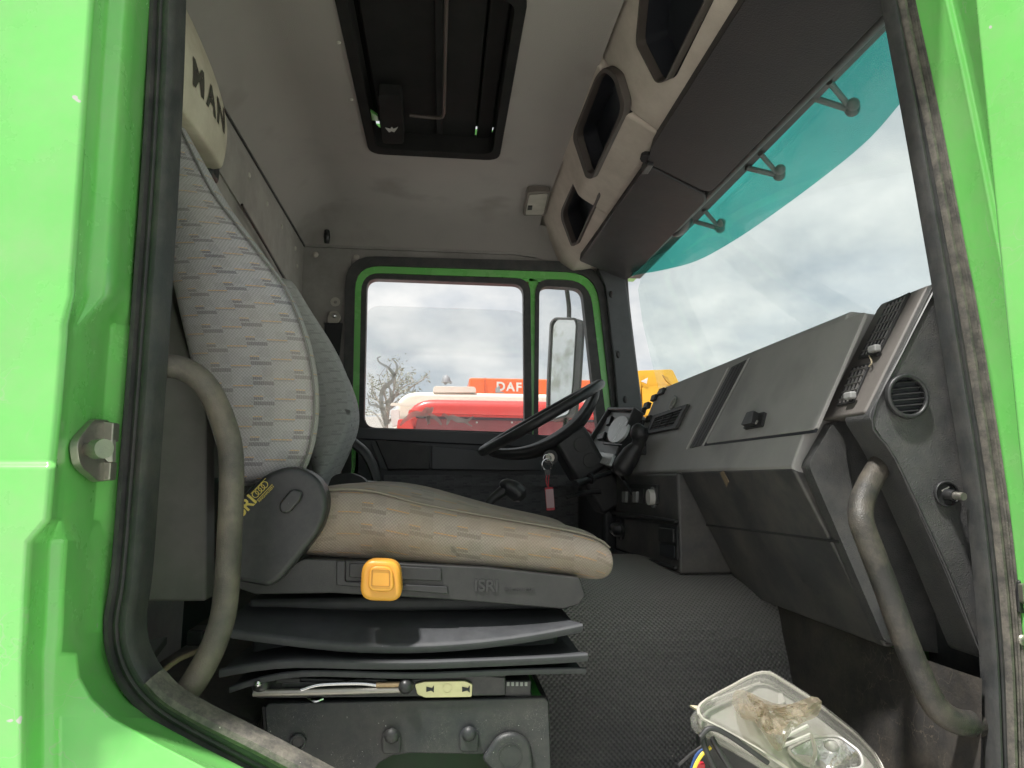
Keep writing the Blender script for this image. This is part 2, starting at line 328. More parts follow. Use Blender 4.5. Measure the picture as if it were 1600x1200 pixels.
DOORCL = fabric_mat('door_cloth', (0.19, 0.19, 0.20), (0.09, 0.09, 0.10), (0.14, 0.14, 0.14), (0.17, 0.17, 0.17), 0.3, cw=0.036, rh=0.042)

# ------------------------------------------------------------------ building helpers
def thing(name, loc, label, cat, group=None):
    o = bpy.data.objects.new(name, None); COL.objects.link(o); o.location = loc; o.empty_display_size = 0.1
    o['label'] = label; o['category'] = cat
    if group: o['group'] = group
    o['_abs'] = list(loc)
    return o
ABS = {}
def mk(name, verts, faces, mt, parent=None, smooth=None, bevel=0, seg=2, sub=0, uvs=None, label=None, solid=0):
    me = bpy.data.meshes.new(name)
    me.from_pydata([tuple(v) for v in verts], [], faces); me.update()
    bm = bmesh.new(); bm.from_mesh(me); bmesh.ops.recalc_face_normals(bm, faces=bm.faces)
    bm.to_mesh(me); bm.free()
    o = bpy.data.objects.new(name, me); COL.objects.link(o)
    me.materials.append(mt)
    if uvs:
        ul = me.uv_layers.new(name='UVMap')
        for l in me.loops: ul.data[l.index].uv = uvs[l.vertex_index]
    if smooth is not None or bevel or sub:
        me.polygons.foreach_set('use_smooth', [True] * len(me.polygons))
        me.set_sharp_from_angle(angle=R(smooth if smooth is not None else 35))
    if solid:
        md = o.modifiers.new('solid', 'SOLIDIFY'); md.thickness = solid; md.offset = 0
    if bevel:
        md = o.modifiers.new('bevel', 'BEVEL'); md.width = bevel; md.segments = seg; md.limit_method = 'ANGLE'; md.angle_limit = R(28); md.harden_normals = True
    if sub:
        md = o.modifiers.new('sub', 'SUBSURF'); md.levels = sub; md.render_levels = sub
    if parent is not None: adopt(o, parent)
    if label: o['label'] = label
    return o
def root_offset(p):
    off = Vector((0, 0, 0))
    while p is not None:
        off += p.location
        p = p.parent
    return off
def adopt(o, parent):
    o.parent = parent
    o.matrix_parent_inverse = Matrix.Translation(-root_offset(parent)) if parent.type == 'EMPTY' else Matrix.Identity(4)
    # meshes are all modelled in place, so a mesh under a mesh needs no offset
def box(name, lo, hi, mt, parent=None, bevel=0.003, rot=None, **k):
    lo = Vector(lo); hi = Vector(hi); c = (lo + hi) / 2; h = (hi - lo) / 2
    vs = []
    for sx in (-1, 1):
        for sy in (-1, 1):
            for sz in (-1, 1):
                v = Vector((sx * h.x, sy * h.y, sz * h.z))
                if rot is not None: v = rot @ v
                vs.append(c + v)
    fs = [(0, 1, 3, 2), (4, 6, 7, 5), (0, 4, 5, 1), (2, 3, 7, 6), (0, 2, 6, 4), (1, 5, 7, 3)]
    return mk(name, vs, fs, mt, parent, bevel=bevel, **k)
def roundpoly(pts, r, n=5):
    """round the corners of a 2-D outline; r one radius or one per corner"""
    out = []
    m_ = len(pts)
    for i in range(m_):
        p0 = Vector(pts[i - 1]); p = Vector(pts[i]); p1 = Vector(pts[(i + 1) % m_])
        rr = r[i] if isinstance(r, (list, tuple)) else r
        a = (p0 - p); b = (p1 - p)
        rr = min(rr, a.length * 0.48, b.length * 0.48)
        if rr < 1e-6: out.append(tuple(p)); continue
        a = p + a.normalized() * rr; b = p + b.normalized() * rr
        for k in range(n + 1):
            t = k / n
            out.append(tuple(a * (1 - t) ** 2 + p * 2 * t * (1 - t) + b * t * t))
    return out
def slab(name, pts, n, t_out, t_in, mt, parent=None, bevel=0.002, **k):
    """a plate: outline pts (3-D, one plane), from t_out above to t_in below along n"""
    n = Vector(n).normalized(); c = len(pts)
    vs = [Vector(p) + n * t_out for p in pts] + [Vector(p) - n * t_in for p in pts]
    fs = [tuple(range(c)), tuple(range(2 * c - 1, c - 1, -1))] + [(i, (i + 1) % c, c + (i + 1) % c, c + i) for i in range(c)]
    return mk(name, vs, fs, mt, parent, bevel=bevel, **k)
def ring(name, outer, inner, n, t_out, t_in, mt, parent=None, bevel=0.002, **k):
    """a frame between two outlines of the same count"""
    n = Vector(n).normalized(); c = len(outer)
    vs = [Vector(p) + n * t_out for p in outer] + [Vector(p) + n * t_out for p in inner] + [Vector(p) - n * t_in for p in outer] + [Vector(p) - n * t_in for p in inner]
    fs = []
    for i in range(c):
        j = (i + 1) % c
        fs += [(i, j, c + j, c + i), (2 * c + i, 3 * c + i, 3 * c + j, 2 * c + j), (i, 2 * c + i, 2 * c + j, j), (c + i, c + j, 3 * c + j, 3 * c + i)]
    return mk(name, vs, fs, mt, parent, bevel=bevel, **k)
def catmull(pts, n=8, closed=False):
    pts = [Vector(p) for p in pts]; out = []; m_ = len(pts)
    rngi = range(m_) if closed else range(m_ - 1)
    for i in rngi:
        p0 = pts[i - 1] if (i > 0 or closed) else pts[i] * 2 - pts[i + 1]
        p1 = pts[i]; p2 = pts[(i + 1) % m_]
        p3 = pts[(i + 2) % m_] if (i + 2 < m_ or closed) else p2 * 2 - p1
        for k in range(n):
            t = k / n
            out.append(0.5 * ((2 * p1) + (p2 - p0) * t + (2 * p0 - 5 * p1 + 4 * p2 - p3) * t * t + (3 * p1 - p0 - 3 * p2 + p3) * t ** 3))
    if not closed: out.append(pts[-1])
    return out
def tube(name, pts, r, mt, parent=None, sides=12, n=6, smoothpath=True, caps=True, flat=1.0, closed=False, **k):
    P = catmull(pts, n, closed) if smoothpath else [Vector(p) for p in pts]
    c = len(P)
    def rad(i):
        if isinstance(r, (int, float)): return r
        t = i / (c - 1) * (len(r) - 1); a = int(min(t, len(r) - 2)); return r[a] + (r[a + 1] - r[a]) * (t - a)
    vs, fs = [], []
    up = Vector((0.13, -0.31, 0.94))
    for i, p in enumerate(P):
        if closed: T = (P[(i + 1) % c] - P[i - 1]).normalized()
        else: T = (P[min(i + 1, c - 1)] - P[max(i - 1, 0)]).normalized()
        if abs(T.dot(up)) > 0.97: up = Vector((1, 0.1, 0)).normalized()
        B = T.cross(up).normalized(); up = B.cross(T).normalized()
        for s in range(sides):
            a = 2 * math.pi * s / sides
            vs.append(p + (B * math.cos(a) + up * math.sin(a) * flat) * rad(i))
    for i in range(c if closed else c - 1):
        for s in range(sides):
            i2 = (i + 1) % c
            fs.append((i * sides + s, i * sides + (s + 1) % sides, i2 * sides + (s + 1) % sides, i2 * sides + s))
    if caps and not closed:
        fs.append(tuple(range(sides))); fs.append(tuple((c - 1) * sides + s for s in range(sides)))
    return mk(name, vs, fs, mt, parent, smooth=40, **k)
def sweep(name, path, prof, mt, parent=None, face=(0, -1, 0), closed=False, smooth=40, **k):
    """profile (a across, b towards the outside) along a path that lies in one plane"""
    nrm = Vector(face); P = [Vector(p) for p in path]; c = len(P); q = len(prof); vs, fs = [], []
    for i, p in enumerate(P):
        if closed: T = (P[(i + 1) % c] - P[i - 1]).normalized()
        else: T = (P[min(i + 1, c - 1)] - P[max(i - 1, 0)]).normalized()
        N_ = nrm.cross(T).normalized()
        for a, b in prof: vs.append(p + N_ * a + nrm * b)
    for i in range(c if closed else c - 1):
        for s in range(q):
            i2 = (i + 1) % c
            fs.append((i * q + s, i * q + (s + 1) % q, i2 * q + (s + 1) % q, i2 * q + s))
    if not closed: fs += [tuple(range(q)), tuple((c - 1) * q + s for s in range(q))]
    return mk(name, vs, fs, mt, parent, smooth=smooth, **k)
def grid(rows, close_u=False, uv=False):
    """rows of points -> verts, faces (and arc-length uvs in metres)"""
    nr, nc = len(rows), len(rows[0]); vs = [Vector(p) for r_ in rows for p in r_]; fs = []
    for i in range(nr - 1):
        for j in range(nc if close_u else nc - 1):
            j2 = (j + 1) % nc
            fs.append((i * nc + j, i * nc + j2, (i + 1) * nc + j2, (i + 1) * nc + j))
    if not uv: return vs, fs
    us = []
    vacc = 0
    for i in range(nr):
        if i: vacc += (vs[i * nc + uv[1]] - vs[(i - 1) * nc + uv[1]]).length
        acc = [0] * nc
        for j in range(1, nc): acc[j] = acc[j - 1] + (vs[i * nc + j] - vs[i * nc + j - 1]).length
        for j in range(nc): us.append((acc[j] - acc[uv[0]] + 2.0, 3.0 + vacc))
    return vs, fs, us
def disc(name, c, n, r, t, mt, parent=None, sides=20, bevel=0.001, inner=0.0, ref=None, sx=1.0, **k):
    n = Vector(n).normalized(); ref = Vector(ref) if ref else Vector((0, 0, 1))
    if abs(n.dot(ref)) > 0.95: ref = Vector((1, 0, 0))
    u = n.cross(ref).normalized(); v = u.cross(n).normalized(); c = Vector(c)
    pts = [c + (u * math.cos(2 * math.pi * i / sides) * sx + v * math.sin(2 * math.pi * i / sides)) * r for i in range(sides)]
    if inner:
        pin = [c + (u * math.cos(2 * math.pi * i / sides) * sx + v * math.sin(2 * math.pi * i / sides)) * inner for i in range(sides)]
        return ring(name, pts, pin, n, t, 0, mt, parent, bevel=bevel, **k)
    return slab(name, pts, n, t, 0, mt, parent, bevel=bevel, **k)
def dome(name, c, n, r, h, mt, parent=None, sides=16, rings=4, sx=1.0, ref=None, **k):
    n = Vector(n).normalized(); ref = Vector(ref) if ref else Vector((0, 0, 1))
    if abs(n.dot(ref)) > 0.95: ref = Vector((1, 0, 0))
    u = n.cross(ref).normalized(); v = u.cross(n).normalized(); c = Vector(c)
    vs, fs = [], []
    for i in range(rings):
        a = math.pi / 2 * i / rings
        for s in range(sides):
            b = 2 * math.pi * s / sides
            vs.append(c + (u * math.cos(b) * sx + v * math.sin(b)) * r * math.cos(a) + n * h * math.sin(a))
    vs.append(c + n * h)
    for i in range(rings - 1):
        for s in range(sides): fs.append((i * sides + s, i * sides + (s + 1) % sides, (i + 1) * sides + (s + 1) % sides, (i + 1) * sides + s))
    for s in range(sides): fs.append(((rings - 1) * sides + s, (rings - 1) * sides + (s + 1) % sides, len(vs) - 1))
    fs.append(tuple(range(sides)))
    return mk(name, vs, fs, mt, parent, smooth=50, **k)
def text(name, s, size, origin, ux, uy, mt, parent=None, ext=0.0006, shear=0.0, bold=0.0, spacing=1.0):
    cu = bpy.data.curves.new(name, 'FONT'); cu.body = s; cu.size = size; cu.extrude = ext; cu.shear = shear; cu.offset = bold; cu.space_character = spacing
    cu.align_x = 'CENTER'; cu.align_y = 'CENTER'
    t_ = bpy.data.objects.new(name + '_curve', cu); COL.objects.link(t_)
    dg = bpy.context.evaluated_depsgraph_get()
    me = bpy.data.meshes.new_from_object(t_.evaluated_get(dg))
    bpy.data.objects.remove(t_); bpy.data.curves.remove(cu)
    me.name = name
    ux = Vector(ux).normalized(); uy = Vector(uy); uy = (uy - ux * uy.dot(ux)).normalized(); un = ux.cross(uy)
    M_ = Matrix(((ux.x, uy.x, un.x, origin[0]), (ux.y, uy.y, un.y, origin[1]), (ux.z, uy.z, un.z, origin[2]), (0, 0, 0, 1)))
    me.transform(M_)
    me.materials.clear(); me.materials.append(mt)
    o = bpy.data.objects.new(name, me); COL.objects.link(o)
    if parent is not None: adopt(o, parent)
    return o
NY = Vector((0, -1, 0))
YF = 2.85          # inner face of the far side of the cab
YN = 0.955         # plane of the near door opening
XR = -0.60         # rear wall
ZT = 1.10          # roof lining

# ================================================================== ground
gv = [(-400, -400, -2.0), (400, -400, -2.0), (400, 400, -2.0), (-400, 400, -2.0)]
g = mk('ground', gv, [(0, 1, 2, 3)], mat('dusty_yard', (0.56, 0.54, 0.515), 0.95, var=0.2, vscale=0.8, dust=((0.46, 0.44, 0.415), 0.5, 3), bump=0.3, bscale=20))
g['kind'] = 'structure'

# ================================================================== the green truck cab
CAB = thing('truck_cab', (0.1, 1.9, -2.0), 'bright green truck cab seen through its open passenger doorway', 'truck cab')

# --- rear door jamb (green, stepped)
rows = []
def jrow(S, ang, prof):
    ca, sa = math.cos(R(ang)), math.sin(R(ang))
    rows.append([A(S[0] + o * ca, S[1] + o * sa, Y) for o, Y in prof])
up = lambda yo: [(-40, .985), (0, .958), (12, .93), (25, .90), (38, .872), (46, .864), (70, .855), (76, .848), (92, yo + .006), (101, yo), (460, yo)]
rec = lambda yo: [(-40, .985), (0, .958), (24, .935), (33, .928), (78, .838), (82, .832), (86, .824), (90, .818), (98, yo + .006), (109, yo), (460, yo)]
lowp = lambda yo: [(-40, .985), (0, .958), (10, .945), (40, .89), (70, .838), (78, .834), (98, .828), (106, .82), (124, yo + .006), (135, yo), (460, yo)]
def sill(S, y, L):
    rows.append([A(x, y, Y) for x, Y in ((S + 40, .985), (S, .958), (S - 12, .951), (S - 12 - L, .856), (94, .838), (86, .834), (66, .828), (58, .82), (41, .789), (31, .783), (-300, .783))])
jrow((247, -80), 180, up(.79)); jrow((240, 0), 180, up(.79)); jrow((230, 140), 180, up(.79)); jrow((220, 290), 180, up(.79)); jrow((209, 440), 180, up(.79)); jrow((208, 462), 180, up(.79))
jrow((204, 508), 180, rec(.79)); jrow((203, 530), 180, rec(.79)); jrow((194, 640), 180, rec(.79)); jrow((186, 722), 180, rec(.79)); jrow((185, 730), 180, rec(.783)); jrow((178, 812), 180, rec(.783))
jrow((175, 846), 180, lowp(.783)); jrow((170, 930), 180, lowp(.783)); jrow((168, 990), 180, lowp(.783))
sill(172, 1022, 40); sill(185, 1058, 48); sill(210, 1092, 54); sill(250, 1122, 62); sill(320, 1160, 66); sill(430, 1216, 66); sill(560, 1282, 66); sill(900, 1450, 70)
rows.insert(0, [Vector((p.x + .002, p.y, .93)) for p in rows[0]])
v, f = grid(rows)
mk('door_jamb', v, f, GREEN, CAB, bevel=0.004, seg=3, label='bright green stepped rear door jamb')

# --- front pillar (green)
rows = []
for (x, y) in ((1402, -80), (1418, 0), (1441, 100), (1472, 250), (1502, 400), (1522, 500), (1541, 600), (1565, 770), (1589, 1000), (1597, 1200), (1603, 1400)):
    k_ = 1.0
    rows.append([A(x + o * k_, y, Y) for o, Y in ((-34, .985), (0, .958), (54, .902), (60, .895), (70, .892), (76, .882), (112, .828), (118, .819), (132, .815), (142, .84), (170, 1.0))])
rows.insert(0, [Vector((p.x - (.95 - p.z) * .18, p.y, .95)) for p in rows[0]])
v, f = grid(rows)
mk('front_pillar', v, f, GREEN, CAB, bevel=0.003, seg=2, label='bright green ribbed windscreen pillar with chipped paint')
for i, (px, py, s) in enumerate(((1578, 128, 7), (1583, 150, 9), (1586, 178, 8), (1590, 196, 6))):
    pts = [A(px + s * 0.6 * math.cos(a) * random.uniform(.6, 1.3), py + s * 1.6 * math.sin(a) * random.uniform(.6, 1.2), .826) for a in [j * math.pi / 4 for j in range(8)]]
    slab('paint_chip', pts, NY, .003, 0, mat('chip_primer', (0.42, 0.42, 0.41), 0.8), CAB, bevel=0)

# --- roof, side shell, floor plates that close the cab
HX0, HX1, HY0, HY1 = -0.255, 0.165, 1.40, 2.205
for lo, hi in (((-.66, .84, 1.17), (HX0 - .0, 2.96, 1.2)), ((HX1, .84, 1.17), (.86, 2.96, 1.2)), ((HX0, .84, 1.17), (HX1, HY0, 1.2)), ((HX0, HY1, 1.17), (HX1, 2.96, 1.2))):
    box('roof_panel', lo, hi, GREEN, CAB, bevel=0.002)
box('door_header', (-.66, .86, .90), (.80, .985, 1.168), GREEN, CAB)
box('side_panel', (-.66, .82, -.9), (-.50, .984, .898), GREEN, CAB)
box('rear_panel', (-.80, .84, -.9), (-.77, 2.96, 1.168), GREEN, CAB)
box('floor_panel', (-.76, .985, -.93), (1.1, 2.96, -.90), GREEN, CAB)
box('front_panel', (1.06, .86, -.89), (1.09, 2.96, .16), GREEN, CAB)
box('far_side_panel', (-.76, 2.93, -.89), (-.45, 2.96, 1.168), GREEN, CAB)
box('far_header', (-.449, 2.905, .93), (.80, 2.96, 1.168), GREEN, CAB)
box('windscreen_header_trim', (.79, .99, .885), (.862, 2.85, .899), RUBBER, CAB, bevel=.003)
box('windscreen_header', (.80, .99, .90), (.86, 2.95, 1.168), GREEN, CAB)

# --- open passenger door, folded forward past the pillar
D0 = Vector((.742, .80, 0)); D1 = Vector((1.05, -.28, 0)); DT = (D1 - D0).normalized(); DN = Vector((DT.y, -DT.x, 0))
def dpanel(nm, t0, t1, z0, z1, mt, par, th=.03, off=0.0, bevel=.006, **k):
    L0 = (D1 - D0).length
    vs = [D0 + DT * (L0 * t) + DN * (off + s_ * th / 2) + Vector((0, 0, z)) for t in (t0, t1) for s_ in (-1, 1) for z in (z0, z1)]
    return mk(nm, vs, [(0, 1, 3, 2), (4, 6, 7, 5), (0, 4, 5, 1), (2, 3, 7, 6), (0, 2, 6, 4), (1, 5, 7, 3)], mt, par, bevel=bevel, **k)
PDR = dpanel('passenger_door', 0, 1, -.95, -.02, GREEN, CAB, label='edge of the opened green passenger door')
dpanel('window_frame', 0, .07, -.019, .88, GREEN, PDR); dpanel('window_frame', .93, 1, -.019, .88, GREEN, PDR); dpanel('window_frame', .071, .929, .81, .88, GREEN, PDR)
dpanel('window_pane', .071, .929, -.019, .80, WINGLASS, PDR, th=.004, bevel=0)
dpanel('door_trim', .04, .96, -.90, -.06, GREYP, PDR, th=.02, off=-.03)
dr = [A(1562, -60, .815), A(1592, -60, .812), A(1592, 150, .812), A(1574, 150, .815)]
slab('door_gap_trim', dr, NY, 0.004, .004, mat('grey_trim', (0.22, 0.21, 0.22), 0.6), CAB)

# --- door seal of the near opening
left = [(262, -90), (256, 80), (247, 260), (235, 440), (224, 600), (212, 760), (201, 900), (191, 968), (196, 1018), (216, 1062), (252, 1100), (306, 1134), (390, 1178), (500, 1236), (620, 1300)]
p_ = A(*left[0], YN)
path = catmull([Vector((p_.x + .002, YN, .885))] + [A(x, y, YN) for x, y in left], 6)
sweep('header_seal', [Vector((x, YN, .888)) for x in (-.42, -.1, .2, .5, .62)], [(-.012, -.02), (-.012, .008), (0, .014), (.012, .008), (.012, -.02)], RUBBER, CAB)
prof = [(-.021, -.02), (-.0205, .006), (-.017, .012), (-.012, .012), (-.009, .007), (-.006, .010), (-.003, .012), (0, .010), (.002, .014), (.007, .018), (.012, .018), (.016, .013), (.018, .004), (.018, -.03)]
sweep('door_seal', path, prof, RUBBER, CAB, label='black rubber door seal along rear and bottom of doorway')
# dusty worn top lip on the sill part of the seal
lp = catmull([A(x, y, YN) for x, y in ((232, 1066), (262, 1096), (312, 1126), (400, 1170), (510, 1228), (630, 1292))], 6)
sweep('worn_seal_lip', lp, [(.001, .004), (.002, .019), (.008, .024), (.015, .022), (.0195, .012), (.0195, -.01)], RUBBERW, CAB)
def rseal(c0, c1):
    ys_ = (-90, 0, 200, 400, 500, 768, 1000, 1190, 1330)
    e0 = (1376, 1392, 1427, 1462, 1477, 1520, 1543, 1552, 1557); e1 = (1402, 1420, 1465, 1504, 1525, 1567, 1591, 1598, 1603)
    return [(a_ + (b_ - a_) * (c0 + c1) / 2, y_) for a_, b_, y_ in zip(e0, e1, ys_)]
path = catmull([A(1384, -230, YN)] + [A(x, y, YN) for x, y in rseal(.42, 1.0)], 6)
sweep('pillar_seal', path, [(-.0125, -.02), (-.0125, .006), (-.009, .012), (-.005, .012), (-.003, .008), (0, .006), (.002, .010), (.004, .007), (.006, .011), (.009, .008), (.0115, .011), (.0128, .004), (.0128, -.03)], RUBBERW, CAB, label='dusty ribbed rubber seal along the windscreen pillar')
path = catmull([A(1352, -230, YN + .004)] + [A(x, y, YN + .004) for x, y in rseal(0.0, .50)], 6)
sweep('pillar_seal_inner', path, [(-.0105, -.02), (-.0105, .004), (-.007, .009), (-.004, .009), (-.002, .004), (.001, .003), (.003, .007), (.006, .007), (.0085, .002), (.0105, -.02)], RUBBER, CAB)

# --- striker plate on the jamb
SP = Vector((0.86, -0.5, 0)).normalized()
jp = lambda px, py: A(px, py, .805 + .0 + max(0, (px - 98)) / 96 * .12 - .004 + (py - 640) * 0.00005)
SY = lambda x: .826 + (x - 110) * .00195
plate = roundpoly([(140, 655), (163, 657), (161, 752), (146, 753), (116, 728), (111, 690)], [6, 3, 3, 5, 12, 14])
pts = [A(x, y, SY(x)) for x, y in plate]
nrm = (A(160, 660, SY(160)) - A(115, 700, SY(115))).cross(A(160, 750, SY(160)) - A(115, 700, SY(115))).normalized()
if nrm.y > 0: nrm = -nrm
sk = slab('striker_plate', pts, nrm, .003, .006, STEEL, CAB, bevel=0.001, label='worn steel striker plate')
for (x, y) in ((141, 674), (140, 731)):
    c_ = A(x, y, SY(x)) + nrm * .003
    disc('screw', c_, nrm, .0105, .002, STEEL, sk, sides=16)
    for a_ in (-1, 1):
        d0 = (Vector((0, 0, 1)) + nrm.cross(Vector((0, 0, 1))) * a_).normalized() * .006
        tube('screw_slot', [c_ + nrm * .002 - d0, c_ + nrm * .002 + d0], .0012, DKMET, sk, smoothpath=False, sides=5)
c0 = A(126, 702, SY(126))
tube('striker_pin', [c0, A(152, 702, .845)], .0075, STEEL, sk, smoothpath=False)
tube('striker_bush', [A(149, 702, .848), A(163, 701, .838)], [.0115, .012, .0115], STEEL, sk, smoothpath=False, sides=16)
slab('striker_hook', [A(157, 692, .842), A(178, 686, .85), A(178, 722, .85), A(170, 722, .848), A(161, 712, .842)], NY, .003, .006, STEEL, sk, bevel=0.001)
slab('striker_tab', PL([(160, 658), (181, 661), (179, 690), (160, 692)], .918), NY, .006, .012, STEEL, sk)
slab('striker_tab', PL([(160, 722), (177, 722), (175, 750), (158, 752)], .918), NY, .006, .012, STEEL, sk)

# --- hinge / check strap pocket low on the right
slab('hinge_pocket', PL(roundpoly([(1588, 906), (1612, 904), (1612, 958), (1589, 958)], 5), .945), NY, .004, .004, DKMET, CAB)
slab('hinge_leaf', PL(roundpoly([(1592, 912), (1612, 910), (1612, 952), (1594, 940)], 3), .938), NY, .006, .002, STEEL, CAB)
dome('hinge_bolt', A(1598, 1000, .945), NY, .008, .005, STEEL, CAB)

# --- roof lining with opening for the hatch
def zl(x, y):
    d_ = max(.125 * max(0, 1 - (x - XR) / .17) ** 2.2, .125 * max(0, 1 - (YF - y) / .20) ** 2.0, .125 * max(0, 1 - (y - .985) / .20) ** 2.0)
    return ZT - d_ - .05 * max(0, (x - .30) / .20) ** 2
xs = sorted(set([XR, -.595, -.58, -.56, -.53, -.50, -.46, -.42, -.36, -.30, HX0, -.15, -.05, .05, HX1, .25, .30, .34, .37, .395]))
ys = sorted(set([.985, .99, 1.0, 1.02, 1.05, 1.09, 1.14, 1.2, 1.35, HY0, 1.7, 1.85, 2.0, HY1, 2.3, 2.45, 2.6, 2.66, 2.71, 2.75, 2.78, 2.81, 2.835, YF]))
vs = [Vector((x, y, zl(x, y) + .004 * mnoise.noise(Vector((x * 5, y * 5, 0))) * (1 if .05 < y - 1 and y < 2.7 and x > -.5 else 0))) for x in xs for y in ys]
fs = []
for i in range(len(xs) - 1):
    for j in range(len(ys) - 1):
        if HX0 <= xs[i] < HX1 and HY0 <= ys[j] < HY1: continue
        a = i * len(ys) + j; fs.append((a, a + 1, a + len(ys) + 1, a + len(ys)))
mk('roof_lining', vs, fs, LINING, CAB, smooth=50, label='grey brown cloth roof lining with stains')
xs2 = [.3945, .43, .47, .52]; ys2 = [2.73, 2.75, 2.78, 2.81, 2.835, YF]
mk('lining_corner', [Vector((x, y, zl(x, y) + .0005)) for x in xs2 for y in ys2], [(i * 6 + j, i * 6 + j + 1, i * 6 + j + 7, i * 6 + j + 6) for i in range(3) for j in range(5)], LINING, CAB, smooth=50)
# far edge trim of the lining
z_far = zl(0, YF)
sweep('lining_edge', [Vector((x, YF - .004, zl(x, YF) + .002)) for x in (XR, -.4, 0, .3, .395)], [(-.006, -.01), (-.005, .006), (.004, .007), (.007, -.01)], WALLD, CAB)
sweep('lining_edge', [Vector((XR + .002, y, zl(XR, y))) for y in (.99, 1.5, 2.2, YF)], [(-.004, -.01), (-.003, .004), (.003, .004), (.004, -.01)], DKMET, CAB, face=(1, 0, 0))
# hanging hook in the corner
c_ = AX(510, 372, -.47)
hk = AZ(511, 371, .985)
tube('coat_hook', [A(511, 380, 2.79), A(511, 370, 2.78), A(511, 361, 2.79)], [.010, .014, .011], BLACKP, CAB, sides=10)

# --- roof hatch
HT = box('roof_hatch', (HX0 - .01, HY0 - .01, 1.2005), (HX1 + .01, HY1 - .012, 1.2225), HATCHM, CAB, bevel=.004, label='dark brown roof hatch with rod handle')
o_ = roundpoly([(HX0 - .012, HY0 - .01), (HX1 + .012, HY0 - .01), (HX1 + .012, HY1 + .012), (HX0 - .012, HY1 + .012)], .05)
i_ = roundpoly([(HX0 + .018, HY0 + .02), (HX1 - .016, HY0 + .02), (HX1 - .016, HY1 - .032), (HX0 + .018, HY1 - .032)], .045)
ring('hatch_frame', [(x, y, ZT) for x, y in o_], [(x, y, ZT) for x, y in i_], (0, 0, -1), .008, .062, HATCHM, HT, bevel=.003)
# inner lid with ribs
box('hatch_lid', (HX0 + .03, HY0 + .05, 1.150), (HX1 - .075, HY1 - .036, 1.162), HATCHM, HT, bevel=.006)
box('hatch_lid_rib', (-.04, HY0 + .05, 1.138), (-.02, HY1 - .06, 1.150), HATCHM, HT, bevel=.003)
box('hatch_lid_panel', (HX1 - .07, HY0 + .05, 1.145), (HX1 - .02, HY1 - .036, 1.158), HATCHM, HT, bevel=.006)
zz = 1.105
tube('hatch_rod', [AZ(700, -80, zz), AZ(696, 60, zz), AZ(694, 160, zz), AZ(693, 178, zz), AZ(684, 184, zz), AZ(640, 180, zz)], .0052, mat('brown_rod', (0.07, 0.055, 0.048), 0.6), HT, n=5)
lt = [AZ(x, y, 1.088) for x, y in roundpoly([(590, 140), (628, 142), (632, 218), (598, 218)], 6)]
slab('hatch_latch', lt, (0, 0, -1), .016, .02, HATCHM, HT, bevel=.003)
lg = [AZ(x, y, 1.071) for x, y in ((602, 199), (610, 201), (612, 198), (615, 201), (622, 198), (616, 206), (612, 204), (608, 206))]
slab('latch_emblem', lg, (0, 0, -1), .002, 0, mat('grey_emblem', (0.4, 0.4, 0.38), 0.5), HT, bevel=0)
gr = [AZ(x, y, 1.11) for x, y in ((567, 165), (574, 168), (590, 180), (592, 188), (580, 186), (571, 182))]
slab('hatch_green_edge', gr, (0, 0, -1), .004, .004, GREEN, HT, bevel=.001)
for (x, y) in ((529, 66), (549, 155), (799, 85), (783, 172)):
    dome('lining_screw', AZ(x, y, ZT - .002), (0, 0, -1), .006, .004, BEIGES, HT)

# --- dome lamp
DL = [(820, 296), (858, 293), (860, 300), (850, 334), (819, 334)]
lampc = Vector((.36, 2.62, 1.086))
pz = lampc.z
ln = (0, 0, -1)
pts = [AP(x, y, lampc, Vector(ln).normalized()) for x, y in roundpoly([(824, 296), (860, 294), (852, 333), (817, 333)], 3)]
dl = slab('dome_lamp', pts, ln, .012, .02, mat('lamp_bezel', (0.17, 0.15, 0.13), 0.5), CAB, bevel=.002)
pts = [AP(x, y, lampc, Vector(ln).normalized()) for x, y in roundpoly([(827, 299), (856, 297), (849, 330), (821, 330)], 3)]
slab('lamp_lens', pts, ln, .016, -.012, mat('lamp_lens_plastic', (0.45, 0.42, 0.37), 0.3), dl, bevel=.002)
pts = [AP(x, y, lampc, Vector(ln).normalized()) for x, y in ((825, 315), (832, 315), (831, 321), (824, 321))]
slab('lamp_switch', pts, ln, .02, -.015, BLACKP, dl, bevel=.001)

# --- rear wall: upper liner, near panel with vertical edge, dark recess beyond it
box('rear_wall_upper', (XR - .03, .986, .18), (XR, YF + .03, .985), WALLV, CAB, bevel=0)
box('rear_wall_panel', (XR - .04, .986, -.75), (XR + .002, 1.73, .179), WALLV, CAB, bevel=.006)
RPM = mat('rear_panel_vinyl', (.24, .232, .215), .8, var=.12, dust=((.17, .165, .155), .6, 5))
slab('rear_side_panel', PL([(150, 300), (236, 300), (268, 470), (322, 640), (322, 940), (150, 940)], 1.245), NY, 0, .05, RPM, CAB, bevel=.006, label='grey vinyl side panel behind the near seat')
box('rear_recess', (-.765, 1.735, -.75), (-.75, YF + .03, .178), WALLD, CAB, bevel=0)
box('rear_tank', (-.74, 1.80, -.5), (-.64, 2.2, .0), mat('dark_green_tank', (0.012, 0.03, 0.022), 0.6), CAB, bevel=.02, seg=3)
# roof edge strip on the rear wall, with screws
strip = [AX(300, 105, XR + .003), AX(465, 392, XR + .003), AX(466, 470, XR + .003), AX(440, 425, XR + .003), AX(380, 330, XR + .003), AX(300, 200, XR + .003)]
slab('rear_trim_strip', strip, (1, 0, 0), .003, .002, WALLV, CAB, bevel=.001)
for (x, y) in ((389, 274), (417, 318), (440, 354), (461, 388), (464, 416)):
    dome('trim_screw', AX(x, y, XR + .006), (1, 0, 0), .0095, .005, BEIGES, CAB, sides=12)
